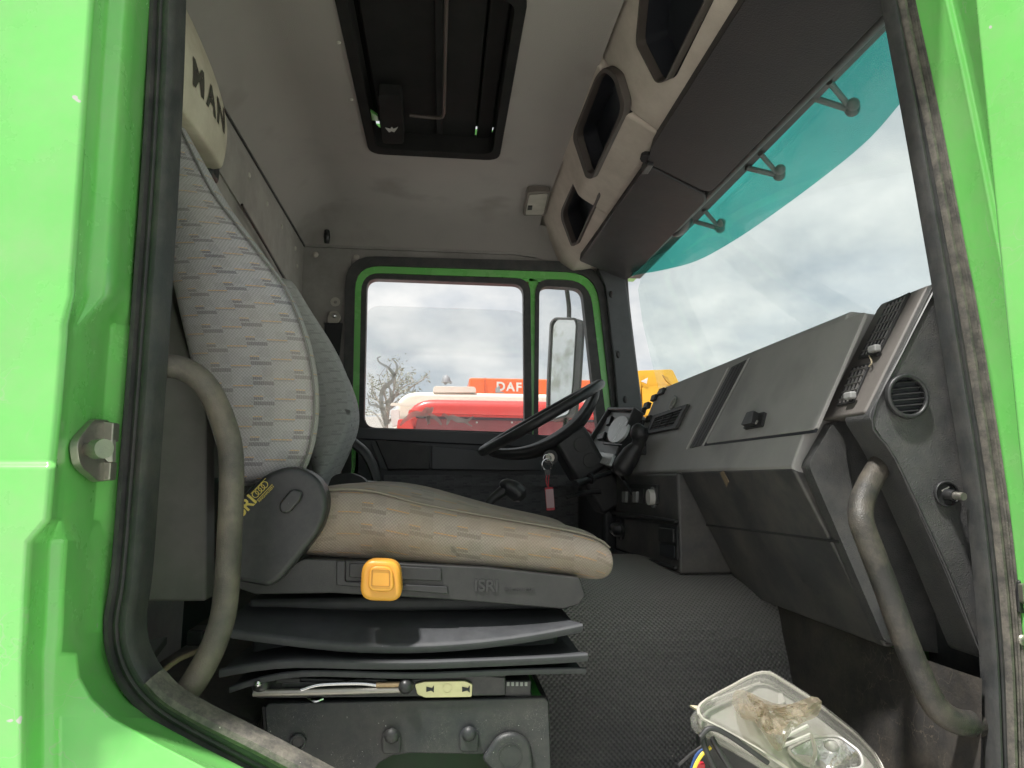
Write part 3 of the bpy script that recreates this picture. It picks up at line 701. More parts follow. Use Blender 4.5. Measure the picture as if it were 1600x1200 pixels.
# dark edge of the bunk / rear window shade behind the seat
tube('rear_cord', [AX(378, 320, XR + .02), AX(410, 375, XR + .02), AX(440, 428, XR + .02), AX(452, 450, XR + .02)], 0.004, DKMET, CAB)

# --- far wall around the driver's door
box('far_wall', (XR + .0, YF, -.75), (-.400, YF + .05, .99), WALLD, CAB, bevel=0)
box('far_wall_header', (-.399, YF + .001, .86), (.775, YF + .045, 1.02), WALLD, CAB, bevel=0)
for (x, y) in ((493, 398), (557, 402)):
    dome('trim_screw', A(x, y, YF), NY, .013, .006, BEIGES, CAB, sides=14)
disc('trim_washer', A(524, 472, YF), NY, .02, .004, BEIGES, CAB, sides=20)
dome('trim_screw', A(524, 472, YF - .004), NY, .007, .004, WALLD, CAB, sides=10)
# belt anchor
an = slab('belt_anchor', PL(roundpoly([(512, 497), (517, 487), (528, 487), (534, 498), (530, 506), (512, 506)], 4), YF - .01), NY, .012, .01, STEEL, CAB, bevel=.002)
dome('anchor_bolt', A(522, 493, YF - .022), NY, .012, .008, CHROME, an, sides=10)
slab('belt_webbing', PL([(508, 505), (535, 505), (530, 560), (524, 680), (508, 680), (505, 560)], YF - .012), NY, .008, .004, mat('belt_webbing_cloth', (0.02, 0.02, 0.022), 0.8), CAB, bevel=.001)

# --- driver's door (far side)
def outline(pts, rad, n=6): return roundpoly(pts, rad, n)
YD = YF - .012
seal_o = outline([(535, 760), (541, 402), (939, 412), (974, 760)], [0, 46, 55, 0])
seal_i = outline([(549, 760), (556, 416), (930, 428), (967, 760)], [0, 38, 45, 0])
DOOR = ring('driver_door', PL(seal_i, YF + .02), PL(outline([(560, 760), (566, 429), (919, 441), (957, 760)], [0, 30, 38, 0]), YF + .02), NY, .03, .02, GREEN, CAB, bevel=.006, label='green driver door frame with two windows')
ring('far_door_seal', PL(seal_o, YF), PL(seal_i, YF), NY, .022, .04, RUBBER, CAB, bevel=.006, seg=3)
w1o = outline([(559, 690), (564, 428), (828, 437), (831, 700)], [20, 24, 22, 12])
w1i = outline([(569, 668), (574, 437), (817, 446), (819, 676)], [20, 17, 17, 8])
w2o = outline([(833, 700), (836, 438), (922, 441), (957, 740)], [8, 22, 24, 8])
w2i = outline([(840, 700), (842, 448), (908, 452), (940, 740)], [8, 16, 16, 8])
# green post between the panes and outer rim
slab('window_post', PL([(824, 432), (840, 433), (838, 720), (828, 720)], YF + .03), NY, .03, .02, GREEN, DOOR, bevel=.004)
slab('frame_top', PL([(560, 424), (926, 435), (926, 446), (562, 436)], YF + .03), NY, .03, .02, GREEN, DOOR, bevel=.003)
ring('window_seal', PL(w1o, YF + .01), PL(w1i, YF + .01), NY, .018, .03, RUBBER, DOOR, bevel=.004)
ring('window_seal', PL(w2o, YF + .01), PL(w2i, YF + .01), NY, .018, .03, RUBBER, DOOR, bevel=.004)
pane = PL(roundpoly([(562, 690), (572, 477), (824, 486), (824, 690)], [0, 26, 26, 0], 8), YF + .03)
PANE = slab('window_pane', pane, NY, .002, .002, WINGLASS, DOOR, bevel=0, label='half lowered side window pane with frosted decals')
slab('quarter_pane', PL([(836, 720), (838, 440), (915, 444), (948, 720)], YF + .03), NY, .002, .002, WINGLASS, DOOR, bevel=0)
# frosted decals on the pane: curling stag antlers, leaping stags
def ribbon(name, pts, ws, Y=YF + .0265):
    P = catmull([Vector((x, y, 0)) for x, y in pts], 6); c = len(P); vs, fs = [], []
    for i, p in enumerate(P):
        T = (P[min(i + 1, c - 1)] - P[max(i - 1, 0)]).normalized(); N_ = Vector((-T.y, T.x, 0))
        t = i / (c - 1) * (len(ws) - 1); a = int(min(t, len(ws) - 2)); w_ = ws[a] + (ws[a + 1] - ws[a]) * (t - a)
        vs += [A(p.x + N_.x * w_, p.y + N_.y * w_, Y), A(p.x - N_.x * w_, p.y - N_.y * w_, Y)]
    for i in range(c - 1): fs.append((2 * i, 2 * i + 1, 2 * i + 3, 2 * i + 2))
    return mk(name, vs, fs, DECAL, PANE)
ribbon('antler_decal', [(605, 664), (598, 640), (596, 620), (600, 606), (612, 596), (616, 585), (606, 574), (594, 567), (590, 560), (595, 557)], [5, 3.5, 3, 2.2, 1.5, .8])
ribbon('antler_decal', [(612, 590), (620, 580), (619, 568), (612, 560)], [2.5, 2, .6])
ribbon('antler_decal', [(616, 588), (608, 575), (612, 567)], [1.8, 1.4, .5])
ribbon('antler_decal', [(600, 640), (590, 634), (578, 632), (575, 622)], [3, 2, .6])
ribbon('antler_decal', [(602, 630), (612, 622), (611, 610), (604, 602)], [2.6, 2, .6])
ribbon('stag_decal', [(625, 665), (634, 655), (648, 647), (660, 648), (668, 640), (672, 644), (676, 636)], [1.5, 4, 5, 4, 2])
ribbon('stag_decal', [(664, 645), (670, 655), (668, 664)], [4, 2, .8])
ribbon('stag_decal', [(672, 662), (668, 655), (675, 650), (684, 656), (690, 664)], [.8, 3, 3.5, 3, 1.5])
ribbon('stag_decal', [(698, 664), (704, 652), (716, 656), (730, 657), (740, 650)], [1.2, 4, 4.5, 2.5, .8])
ribbon('stag_decal', [(702, 654), (694, 648), (690, 650)], [3, 2.5, .8])
ribbon('stag_decal', [(726, 657), (732, 663), (738, 666)], [2.5, 1.5, .8])
# door card
NYv = NY
DCM = mat('door_card_plastic', (0.055, 0.058, 0.064), 0.45, var=.12, bump=.1)
slab('door_card', PL([(550, 668), (1010, 690), (1030, 990), (550, 990)], YF), NY, .010, .03, DCM, DOOR, bevel=.004)
slab('door_cap', PL([(548, 668), (1005, 686), (1005, 708), (548, 686)], YF - .01), NY, .014, .0, DCM, DOOR, bevel=.006)
slab('door_pocket', PL(roundpoly([(580, 690), (840, 712), (840, 726), (596, 733)], 4), YF - .01), NY, .030, 0, DCM, DOOR, bevel=.006)
slab('door_pocket_step', PL([(586, 687), (672, 696), (672, 734), (606, 734)], YF - .04), NY, .012, 0, GREYP, DOOR, bevel=.006)
slab('door_pocket_step', PL([(674, 696), (846, 712), (846, 736), (674, 734)], YF - .04), NY, .010, 0, DCM, DOOR, bevel=.006)
cl = PL([(600, 742), (1010, 742), (1020, 900), (590, 900)], YF - .012)
mk('door_cloth_panel', cl, [(0, 1, 2, 3)], DOORCL, DOOR, uvs=[(p.x + 2, p.z + 2) for p in cl])
slab('door_sticker', PL([(914 + 15 * math.cos(a), 686 + 16 * math.sin(a)) for a in [i * math.pi / 10 for i in range(20)]], YF + .02), NY, .001, 0, WHITEP, DOOR, bevel=0)
ring('door_sticker_ring', PL([(914 + 15 * math.cos(a), 686 + 16 * math.sin(a)) for a in [i * math.pi / 10 for i in range(20)]], YF + .018), PL([(914 + 12 * math.cos(a), 686 + 13 * math.sin(a)) for a in [i * math.pi / 10 for i in range(20)]], YF + .018), NY, .001, 0, REDTAG, DOOR, bevel=0)
slab('door_sticker_bar', PL([(904, 677), (906, 674), (925, 695), (923, 698)], YF + .018), NY, .001, 0, REDTAG, DOOR, bevel=0)
slab('door_sticker_mark', PL([(906, 686), (922, 681), (923, 685), (907, 690)], YF + .018), NY, .001, 0, INK, DOOR, bevel=0)

# --- far windscreen pillar trim with plugs
pil = PL([(940, 405), (972, 420), (979, 470), (1001, 640), (1010, 700), (968, 700), (956, 560), (944, 450), (932, 424)], YF - .02)
pt = slab('pillar_trim', pil, NY, .03, .05, mat('pillar_trim_plastic', (0.07, 0.075, 0.08), 0.55, dust=((0.12, 0.12, 0.12), .2, 10), bump=.1), CAB, bevel=.006, seg=3)
for (x, y) in ((955, 460), (966, 554), (977, 624)):
    dome('trim_plug', A(x, y, YF - .05), NY, .016, .006, GREYP, pt, sides=14, sx=.6)
tube('windscreen_seal_side', [A(976, 424, YF - .03), A(979, 470, YF - .03), A(987, 540, YF - .03), A(997, 620, YF - .03), A(1004, 680, YF - .03)], .013, RUBBER, CAB)

# --- windscreen
rows = []
for t in [i / 8 for i in range(9)]:
    y = .99 + (2.83 - .99) * t
    bow = .10 * (1 - (2 * t - 1) ** 2) 
    rows.append([Vector((.815 + bow * .6, y, .88)), Vector((.90 + bow, y, .5)), Vector((.985 + bow, y, .12))])
v, f = grid(rows)
WS = mk('windscreen', v, f, WSGLASS, CAB, smooth=60, sub=1, label='large windscreen glass')
hp = [AP(x, y, (0, 0, .862), Vector((0, 0, 1))) for x, y in ((1430, -30), (1390, 14), (1200, 208), (1100, 310), (1010, 402), (985, 428))]
tube('windscreen_seal_top', hp, .015, RUBBER, CAB, n=4)
dome('windscreen_sensor', AZ(1066, 352, .872), (0.3, -.6, -1), .05, .02, DKMET, CAB, sx=.7)

# --- overhead shelf
def prism_xz(name, prof, y0, y1, mt, parent, **k):
    c = len(prof); vs = [(x, y0, z) for x, z in prof] + [(x, y1, z) for x, z in prof]
    fs = [tuple(range(c)), tuple(range(2 * c - 1, c - 1, -1))] + [(i, (i + 1) % c, c + (i + 1) % c, c + i) for i in range(c)]
    return mk(name, vs, fs, mt, parent, **k)
SH = prism_xz('overhead_shelf', [(.405, 1.105), (.475, .962), (.492, .948), (.552, .905), (.60, .91), (.80, .95), (.80, 1.14), (.40, 1.14)], .992, 1.63, SHELFM, CAB, bevel=.008, seg=3, label='cloth covered overhead shelf with oval pockets')
SM2 = prism_xz('shelf_module', [(.385, 1.105), (.448, .966), (.470, .950), (.549, .903), (.60, .91), (.80, .95), (.80, 1.14), (.38, 1.14)], 1.631, 2.19, SHELFM, SH, bevel=.010, seg=3)
SM3 = prism_xz('shelf_module', [(.393, 1.108), (.490, .950), (.502, .936), (.551, .904), (.60, .91), (.80, .95), (.80, 1.14), (.39, 1.14)], 2.191, 2.848, SHELFM, SH, bevel=.008, seg=3)
def cut(o, cutter):
    md = o.modifiers.new('cut', 'BOOLEAN'); md.object = cutter; md.operation = 'DIFFERENCE'; md.solver = 'EXACT'; md.material_mode = 'TRANSFER'
    dg = bpy.context.evaluated_depsgraph_get(); dg.update()
    me = bpy.data.meshes.new_from_object(o.evaluated_get(dg))
    o.modifiers.clear(); o.data = me
    bpy.data.objects.remove(cutter)
def pocket(mod, outl, rad, p0, n, rimw):
    n = Vector(n).normalized()
    c = (sum(x for x, y in outl) / len(outl), sum(y for x, y in outl) / len(outl))
    o2 = roundpoly(outl, rad, 5)
    o3 = [(c[0] + (x - c[0]) * (1 - rimw), c[1] + (y - c[1]) * (1 - rimw * .6)) for x, y in o2]
    a = [AP(x, y, p0, n) for x, y in o2]; b = [AP(x, y, p0, n) for x, y in o3]
    cut(mod, slab('cutter', a, n, .06, .085, POCKET, None, bevel=0))
    ring('pocket_rim', a, b, n, .003, .02, POCKRIM, mod, bevel=.002)
pocket(SM2, [(945, 103), (964, 116), (977, 160), (975, 178), (926, 280), (916, 278), (896, 218), (897, 205), (932, 118)], [10, 10, 8, 8, 8, 8, 6, 6, 8], (.412, 2, 1.045), (-.911, 0, -.413), .16)
pocket(SH, [(1004, -40), (1115, -40), (1104, 0), (1040, 128), (1026, 130), (995, 70), (995, 55)], [4, 4, 3, 10, 10, 8, 8], (.44, 1.3, 1.034), (-.898, 0, -.44), .05)
pocket(SM3, [(907, 262), (938, 300), (938, 306), (901, 383), (893, 385), (877, 342), (877, 328)], [6, 6, 6, 6, 6, 8, 8], (.4425, 2.5, 1.0275), (-.852, 0, -.523), .14)
disc('shelf_clip', AZ(1011, 243, .90), (-.3, -.2, -1), .018, .014, BLACKP, SH, sides=10)
box('shelf_clip_hook', AZ(1011, 250, .90) - Vector((.008, .03, .03)), AZ(1011, 250, .90) + Vector((.010, .03, .0)), BLACKP, SH, bevel=.003)

# --- brown padded visors above the windscreen
def visor(nm, outl, rad, label):
    pts = []
    for x, y in roundpoly(outl, rad, 5):
        pts.append(AP(x, y, (.553, 1.5, .897), Vector((.155, 0, 1)).normalized()))
    return slab(nm, pts, (-.153, 0, -.988), .016, .020, VISORB, CAB, bevel=.014, seg=4, label=label)
visor('sun_visor', [(1195, -60), (1440, -60), (1386, 6), (1112, 292), (1098, 290), (1013, 247), (1020, 220)], [4, 4, 4, 14, 10, 4, 4], 'long dark brown padded visor over passenger side')
visor('sun_visor', [(1011, 252), (1020, 254), (1104, 298), (1104, 308), (988, 428), (978, 433), (905, 402)], [4, 4, 6, 6, 10, 10, 4], 'shorter dark brown padded visor over driver side')

# --- teal outside sun shade with brackets
low = [(1460, 95), (1416, 150), (1360, 215), (1300, 266), (1220, 326), (1150, 374), (1090, 407), (1040, 421), (1002, 428), (985, 432)]
zlow = [.80, .80, .80, .80, .80, .80, .805, .81, .82, .83]
L_ = [AZ(x, y, z) for (x, y), z in zip(low, zlow)]
U_ = [Vector((max(.84, p.x - .13), p.y + .01, p.z + .19)) for p in L_]
Md = [(a + b) / 2 + Vector((.012, 0, .0)) for a, b in zip(L_, U_)]
v, f = grid([catmull(L_, 4), catmull(Md, 4), catmull(U_, 4)])
VS = mk('sunshade', v, f, TEAL, CAB, smooth=60, label='teal tinted outside sunshade above the windscreen')
GB = mat('grey_bracket', (0.11, 0.105, 0.10), 0.6, var=.1)
for a, b, c in (((1268, 152), (1330, 172), (1296, 128)), ((1166, 262), (1216, 274), (1188, 240)), ((1082, 345), (1124, 357), (1100, 328))):
    zb = .868
    T_ = AZ(b[0], b[1], zb)
    br = tube('shade_bracket', [AX(a[0], a[1], T_.x - .10) , T_], .008, GB, VS, smoothpath=False, sides=8)
    tube('bracket_arm', [AX(c[0], c[1], T_.x - .10), T_ + Vector((0, .0, .004))], .007, GB, br, smoothpath=False, sides=8)
    dome('bracket_bolt', T_ + Vector((0, -.005, .0)), (-.4, -1, -.5), .018, .012, GB, br)
    dome('bracket_bolt', AZ(b[0] + 3, b[1] - 9, zb), (-.4, -1, -.5), .015, .012, GB, br)

# --- floor: raised rear floor, engine tunnel, front bulkhead, footwell
FZ = -.385
fp = [AZ(150, 1100, FZ), AZ(412, 1096, FZ), AZ(418, 1130, FZ), AZ(422, 1200, FZ), AZ(430, 1330, FZ)]
box('rear_floor', (XR + .01, .985, FZ - .3), (-.285, 1.9, FZ), MATRIB, CAB, bevel=.012, seg=3)
box('rear_floor_far', (-.74, 1.901, FZ - .3), (-.2, YF, FZ - .002), MATDK, CAB, bevel=0)
tp = [(2.30, -.75), (2.28, -.5), (2.24, -.30), (2.16, -.24), (2.0, -.225), (1.84, -.225), (1.74, -.232), (1.66, -.25), (1.58, -.29), (1.515, -.355), (1.465, -.45), (1.43, -.56), (1.40, -.70), (1.38, -.82)]
tp = [Vector((0, y, z)) for y, z in tp]
tp = catmull(tp, 4)
rows = []
for x in [-.3 + 1.10 * i / 20 for i in range(21)]:
    rows.append([Vector((x + .012 * mnoise.noise(Vector((p.y * 3, p.z * 3, x * 2))), p.y + .012 * mnoise.noise(Vector((x * 4, p.y * 4, p.z * 4))), p.z + .01 * mnoise.noise(Vector((x * 3, p.y * 3, 7))))) for p in tp])
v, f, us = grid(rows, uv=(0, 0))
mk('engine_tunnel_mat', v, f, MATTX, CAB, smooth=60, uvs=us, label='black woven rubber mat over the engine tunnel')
rows = []
for z in (-.86, -.7, -.55, -.42, -.34, -.285):
    rows.append([Vector((.785 + .02 * mnoise.noise(Vector((y * 4, z * 4, 3))) + (z + .3) * .12, y, z)) for y in [.965 + .05 * i for i in range(16)]])
v, f = grid(rows)
mk('front_bulkhead_mat', v, f, MATDK, CAB, smooth=60, label='dusty scratched black mat on the front bulkhead')
box('footwell_floor', (-.28, .986, -.88), (1.0, 2.9, -.80), MATDK, CAB, bevel=0)
tube('bulkhead_cable', [A(1462, 1066, 1.12), A(1500, 1088, 1.08), A(1550, 1098, 1.04)], .006, MATDK, CAB)
# small clutter behind the handle
slab('step_bracket', [A(205, 1010, 1.04), A(262, 996, 1.12), A(236, 1030, 1.06), A(215, 1048, 1.02)], (0, 0, 1), .003, .01, GREYP, CAB, bevel=.002)
tube('tan_strap', [A(254, 1049, 1.1), A(280, 1030, 1.13), A(310, 1017, 1.18)], .004, mat('tan_strap_cloth', (0.22, 0.17, 0.11), .9), CAB, sides=6)
box('buckle_box', A(290, 1010, 1.30), A(318, 985, 1.30) + Vector((0, .05, 0)), BLACKP, CAB, bevel=.004)

# --- grab handles
tube('rear_grab_handle', [A(205, 571, .99), A(245, 571, 1.0), A(285, 576, 1.01), A(318, 598, 1.015), A(342, 640, 1.02), A(358, 690, 1.02), A(362, 740, 1.02), A(359, 830, 1.02), A(352, 940, 1.015), A(337, 1000, 1.01), A(310, 1055, 1.0), A(284, 1090, .995), A(262, 1116, .99)], .0172, HANDLE, CAB, sides=20, n=7, label='worn brown grey grab handle behind the doorway')
tube('front_grab_handle', [A(1388, 705, 1.08), A(1374, 728, 1.045), A(1358, 756, 1.02), A(1346, 786, 1.0), A(1346, 815, .985), A(1360, 855, .98), A(1385, 920, .978), A(1412, 995, .976), A(1435, 1050, .975), A(1455, 1092, .975), A(1472, 1114, .975), A(1498, 1128, .978), A(1530, 1131, .985), A(1570, 1131, .99)], .0180, HANDLE2, CAB, sides=20, n=7, label='black grained grab handle in front of the dashboard end')

# --- driver's side mirror outside
ma = tube('mirror_arm', [A(881, 425, 3.10), A(886, 455, 3.11), A(889, 480, 3.12), A(889, 500, 3.12)], .011, GREYP, CAB)
mo = roundpoly([(861, 505), (868, 496), (902, 497), (905, 506), (899, 600), (893, 650), (855, 660), (856, 600)], [4, 6, 5, 5, 12, 10, 10, 20])
c_ = (881, 575)
mi = [(c_[0] + (x - c_[0]) * .86, c_[1] + (y - c_[1]) * .96) for x, y in mo]
MN = Vector((-.80, -.60, .05)).normalized(); MC = A(881, 575, 3.12)
MPm = lambda pts: [AP(x, y, MC, MN) for x, y in pts]
MR = ring('side_mirror', MPm(mo), MPm(mi), MN, .012, .03, mat('mirror_case', (0.10, 0.10, 0.105), 0.5), CAB, bevel=.004, label='cracked outside mirror with grey rim')
slab('mirror_glass', MPm(mi), MN, .002, .002, mat('mirror_reflector', (0.80, 0.82, 0.80), 0.06, metal=.92, var=.05, vscale=14, scratch=((0.45, 0.47, 0.42), 0.9, 16), mottle=((0.45, 0.46, 0.37), 0.52, 11)), MR, bevel=0)
slab('mirror_back', MPm(mo), MN, -.02, .045, GREYP, MR, bevel=.004)
tube('mirror_arm', [A(884, 655, 3.12), A(880, 690, 3.08), A(876, 720, 3.0)], .011, GREYP, CAB)

# ================================================================== dashboard
DASH = thing('dashboard', (.7, 1.9, -.8), 'long black and brown grey truck dashboard under the windscreen', 'dashboard')
UP0 = Vector((.607, 0, .0246)); UPT = Vector((.73, 0, .302)); UPN = Vector((-.277, 0, .123)).normalized()
KN1 = Vector((.755, 0, -.273)); KNN = Vector((-.298, 0, -.148)).normalized()
def U(pts): return [AP(x, y, UP0, UPN) for x, y in pts]
def K(pts): return [AP(x, y, UP0, KNN) for x, y in pts]
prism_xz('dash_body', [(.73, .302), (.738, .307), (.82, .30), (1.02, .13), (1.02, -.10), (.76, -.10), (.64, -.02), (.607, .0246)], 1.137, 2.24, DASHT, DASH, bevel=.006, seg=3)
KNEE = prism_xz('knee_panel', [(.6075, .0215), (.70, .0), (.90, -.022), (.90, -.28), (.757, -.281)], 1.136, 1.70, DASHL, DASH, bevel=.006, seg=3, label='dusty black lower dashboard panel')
# seam bead of the lower panel
tube('knee_seam', [p + KNN * .001 for p in K([(1312, 846), (1220, 834), (1112, 821), (1066, 815)])], .003, GREYP, KNEE, sides=6)
slab('knee_sticker', K([(1126, 738), (1131, 735), (1140, 752), (1136, 760)]), KNN, .002, 0, mat('tan_sticker', (0.22, 0.17, 0.11), .8), DASH, bevel=0)
# glovebox lid
slab('glovebox_lid', U(roundpoly([(1177, 555), (1356, 487), (1276, 672), (1104, 694)], [4, 8, 6, 4])), UPN, .0035, .004, DASHT, DASH, bevel=.002, label='brown grey glovebox lid')
slab('glovebox_shadow_gap', U([(1100, 691), (1278, 670), (1276, 676), (1100, 697)]), UPN, .0015, 0, POCKET, DASH, bevel=0)
ch = slab('dash_channel', U(roundpoly([(1144, 574), (1168, 562), (1096, 696), (1078, 701)], 2)), UPN, .002, .0, mat('channel_dark', (0.04, 0.039, 0.04), .5), DASH, bevel=0)
for a, b in (((1139, 575), (1074, 702)), ((1172, 560), (1100, 697))):
    tube('channel_edge', [p + UPN * .002 for p in U([a, b])], .003, DASHT, DASH, smoothpath=False, sides=6)
for q in (0, 1, 2):
    tube('channel_rib', [p + UPN * .002 for p in U([(1149 + 6 * q, 574 - 3 * q), (1083 + 5 * q, 699 - q)])], .0013, GREYP, DASH, smoothpath=False, sides=5)
LT = slab('glovebox_latch', U(roundpoly([(1178, 652), (1201, 646), (1196, 668), (1167, 673)], 2)), UPN, .010, 0, GREYP, DASH, bevel=.002)
slab('latch_button', U(roundpoly([(1181, 651), (1193, 648), (1189, 668), (1172, 671)], 2)), UPN, .022, -.008, BLACKP, LT, bevel=.002)
disc('latch_lock', AP(1183, 660, UP0 + UPN * .022, UPN), UPN, .005, .002, STEEL, LT, sides=10)
# centre vent
cv = U([(1024, 651), (1079, 633), (1060, 671), (1013, 680)])
ci = U([(1028, 655), (1071, 641), (1056, 667), (1019, 674)])
CV = ring('centre_vent', cv, ci, UPN, .010, 0, GREYP, DASH, bevel=.002)
slab('vent_void', ci, UPN, .0015, 0, POCKET, CV, bevel=0)
for q in range(5):
    t = (q + .5) / 5
    a = ci[0].lerp(ci[3], t); b = ci[1].lerp(ci[2], t)
    tube('vent_slat', [a + UPN * .004, b + UPN * .004], .0032, GREYP, CV, smoothpath=False, sides=6)
for q in (.33, .66):
    tube('vent_bar', [ci[0].lerp(ci[1], q) + UPN * .006, ci[3].lerp(ci[2], q) + UPN * .006], .003, GREYP, CV, smoothpath=False, sides=6)
em = disc('dash_emblem', AP(1051, 631, UP0, UPN), UPN, .026, .008, GREYL, DASH, sides=18)
for q in (0, 1): disc('emblem_ring', AP(1051, 631, UP0 + UPN * .008, UPN), UPN, .022 - .008 * q, .002, STEEL, em, sides=18, inner=.018 - .008 * q)
# rocker switches between the vent and the cluster
for q, (x, y) in enumerate(((1036, 612), (1024, 622), (1012, 634), (1016, 655), (1004, 662), (1000, 680), (990, 690), (1004, 644), (992, 655))):
    c_ = AP(x, y, UP0, UPN)
    box('rocker_switch', c_ - Vector((.010, .024, .011)), c_ + Vector((.006, .024, .011)), GREYP if q % 2 else BLACKP, DASH, bevel=.003, rot=Matrix.Rotation(R(18), 3, 'Y'))
# end module with two vents
ct = A(1450, 443, 1.008); cb_ = A(1350, 646, 1.008)
EN = prism_xz('dash_end_column', [(cb_.x, cb_.z), (ct.x - .006, ct.z - .012), (ct.x + .004, ct.z), (.86, ct.z - .01), (.97, .2), (.97, .10), (cb_.x + .02, cb_.z - .003)], 1.009, 1.1365, DASHC, DASH, bevel=.006, seg=3)
EP0 = Vector((cb_.x, 0, cb_.z)); EPN = Vector((-(ct.z - .012 - cb_.z), 0, ct.x - .006 - cb_.x)).normalized()
def E(pts): return [AP(x, y, EP0, EPN) for x, y in pts]
VSL = mat('vent_slat_plastic', (.11, .105, .10), .5)
def louvre(q4, nlong, ncross, bar, parent):
    a, b, c, d = q4
    cx = sum((p for p in q4), Vector()) / 4
    q5 = [p.lerp(cx, .10) for p in q4]
    V_ = ring('end_vent', q4, q5, EPN, .004, 0, GREYP, DASH, bevel=.001)
    slab('vent_void', q5, EPN, .0012, 0, POCKET, V_, bevel=0)
    for i in range(nlong):
        t = (i + .5) / nlong
        tube('vent_slat', [q5[0].lerp(q5[1], t) + EPN * .003, q5[3].lerp(q5[2], t) + EPN * .003], bar, VSL, V_, smoothpath=False, sides=5)
    for i in range(ncross):
        t = (i + .5) / ncross
        tube('vent_bar', [q5[0].lerp(q5[3], t) + EPN * .0045, q5[1].lerp(q5[2], t) + EPN * .0045], bar * .8, VSL, V_, smoothpath=False, sides=5)
    return V_
v1 = louvre(E([(1390, 474), (1424, 458), (1374, 557), (1343, 562)]), 5, 6, .0016, DASH)
v2 = louvre(E([(1335, 575), (1362, 568), (1335, 630), (1309, 636)]), 4, 5, .0022, DASH)
for (x, y, vv) in ((1366, 545, v1), (1328, 618, v2)):
    c_ = AP(x, y, EP0 + EPN * .012, EPN)
    box('vent_lever', c_ - Vector((.006, .011, .006)), c_ + Vector((.006, .011, .006)), GREYL, vv, bevel=.003)
tube('vent_string', [AP(1358, 556, EP0 + EPN * .006, EPN), AP(1362, 566, EP0 + EPN * .008, EPN), AP(1358, 573, EP0 + EPN * .006, EPN)], .0012, mat('string_cloth', (.35, .3, .2), .9), v2, sides=5)
# leather-grained end panel, facing the doorway
YE = 1.004
ep = roundpoly([(1456, 443), (1492, 440), (1580, 1040), (1528, 1027), (1468, 882), (1388, 706), (1353, 652)], [6, 3, 3, 8, 30, 30, 10])
EPN2 = slab('dash_end_panel', PL(ep, YE), NY, .006, .06, LEATHER, DASH, bevel=.005, seg=3, label='grained black vinyl end panel of dashboard')
tube('end_panel_stitch', [A(x, y, YE - .007) for x, y in ((1462, 450), (1412, 548), (1363, 655), (1398, 716), (1478, 886), (1530, 1016))], .0022, DKMET, EPN2, n=4, sides=6)
# round vent
RC = A(1413, 620, YE - .006)
RV = disc('round_vent', RC, NY, .0355, .012, BLACKP, DASH, sides=32, inner=.0285, bevel=.004, seg=3)
disc('vent_void', RC, NY, .0288, .001, POCKET, RV, sides=28, bevel=0)
for q in range(6):
    z = (-2.5 + q) * .0092
    hw = math.sqrt(max(.0001, .0285 ** 2 - z * z))
    a = RC + Vector((-hw, -.006, z + .10 * -hw)); b = RC + Vector((hw, -.006, z + .10 * hw))
    slab('vent_slat', [a + Vector((0, -.002, -.0012)), b + Vector((0, -.002, -.0012)), b + Vector((0, .004, .0022)), a + Vector((0, .004, .0022))], (0, -.6, .8), .0008, .0008, BLACKP, RV, bevel=0)
# washer / lamp control knob
KC = A(1477, 772, YE - .006)
KB = disc('control_knob', KC, NY, .0205, .006, BLACKP, DASH, sides=26, inner=.017, bevel=.002)
disc('knob_base', KC, NY, .017, .002, DKMET, KB, sides=22)
tube('knob_stem', [KC, KC + Vector((.003, -.016, -.002))], .0085, DKMET, KB, smoothpath=False)
tube('knob_tip', [KC + Vector((.003, -.014, -.002)), KC + Vector((.005, -.032, -.003))], [.0062, .0068, .006], STEEL, KB, smoothpath=False)
box('knob_mark', KC + Vector((-.008, -.003, .007)), KC + Vector((.006, -.0022, .009)), WHITEP, KB, bevel=0, rot=Matrix.Rotation(R(-25), 3, 'Y'))
# side faces between knee panel and end panel (handle recess)
YS = 1.118
slab('dash_side_face', PL([(1296, 662), (1262, 722), (1260, 730), (1376, 1000), (1400, 1010), (1545, 1034), (1500, 860), (1400, 660), (1340, 650)], YS), NY, 0, .017, LEATHER, DASH, bevel=0)
slab('dash_side_rib', PL(roundpoly([(1298, 662), (1318, 690), (1322, 735), (1346, 830), (1416, 1012), (1378, 1000), (1263, 732), (1263, 722)], [6, 10, 20, 20, 4, 6, 6, 6]), YS - .014), NY, .006, .014, LEATHER, DASH, bevel=.007, seg=3)
box('dash_end_block', (.84, .99, -.62), (1.04, 1.14, .0), DKMET, DASH, bevel=0)
# centre stack on the tunnel side
XS = .60
SX = Vector((-1, 0, 0))
def S(pts): return [AX(x, y, XS) for x, y in pts]
CS = box('centre_stack', (XS, 1.702, -.235), (.80, 2.34, .018), DASHL, DASH, bevel=.008, seg=3)
hp_ = S(roundpoly([(976, 755), (1030, 757), (1030, 789), (976, 789)], 3))
HPN = slab('heater_panel', hp_, SX, .006, 0, BLACKP, CS, bevel=.002)
slab('heater_slot', S([(982, 763), (1010, 764), (1010, 786), (982, 786)]), SX, .009, -.005, DKMET, CS, bevel=.001)
for (x, y) in ((983, 776), (1000, 776)): slab('heater_lever', S([(x - 3, y - 8), (x + 3, y - 8), (x + 2, y + 9), (x - 3, y + 9)]), SX, .018, -.008, GREYL, CS, bevel=.002)
disc('white_knob', AX(1021, 777, XS - .006), SX, .022, .016, WHITEP, CS, sides=16)
disc('white_knob_ring', AX(1023, 777, XS), SX, .030, .007, GREYL, CS, sides=18, inner=.022)
slab('stack_ledge', S([(957, 797), (1060, 812), (1060, 817), (957, 803)]), SX, .010, 0, GREYP, CS, bevel=.002)
slab('stack_ledge', S([(957, 806), (1060, 821), (1060, 823), (957, 809)]), SX, .006, 0, GREYP, CS, bevel=.001)
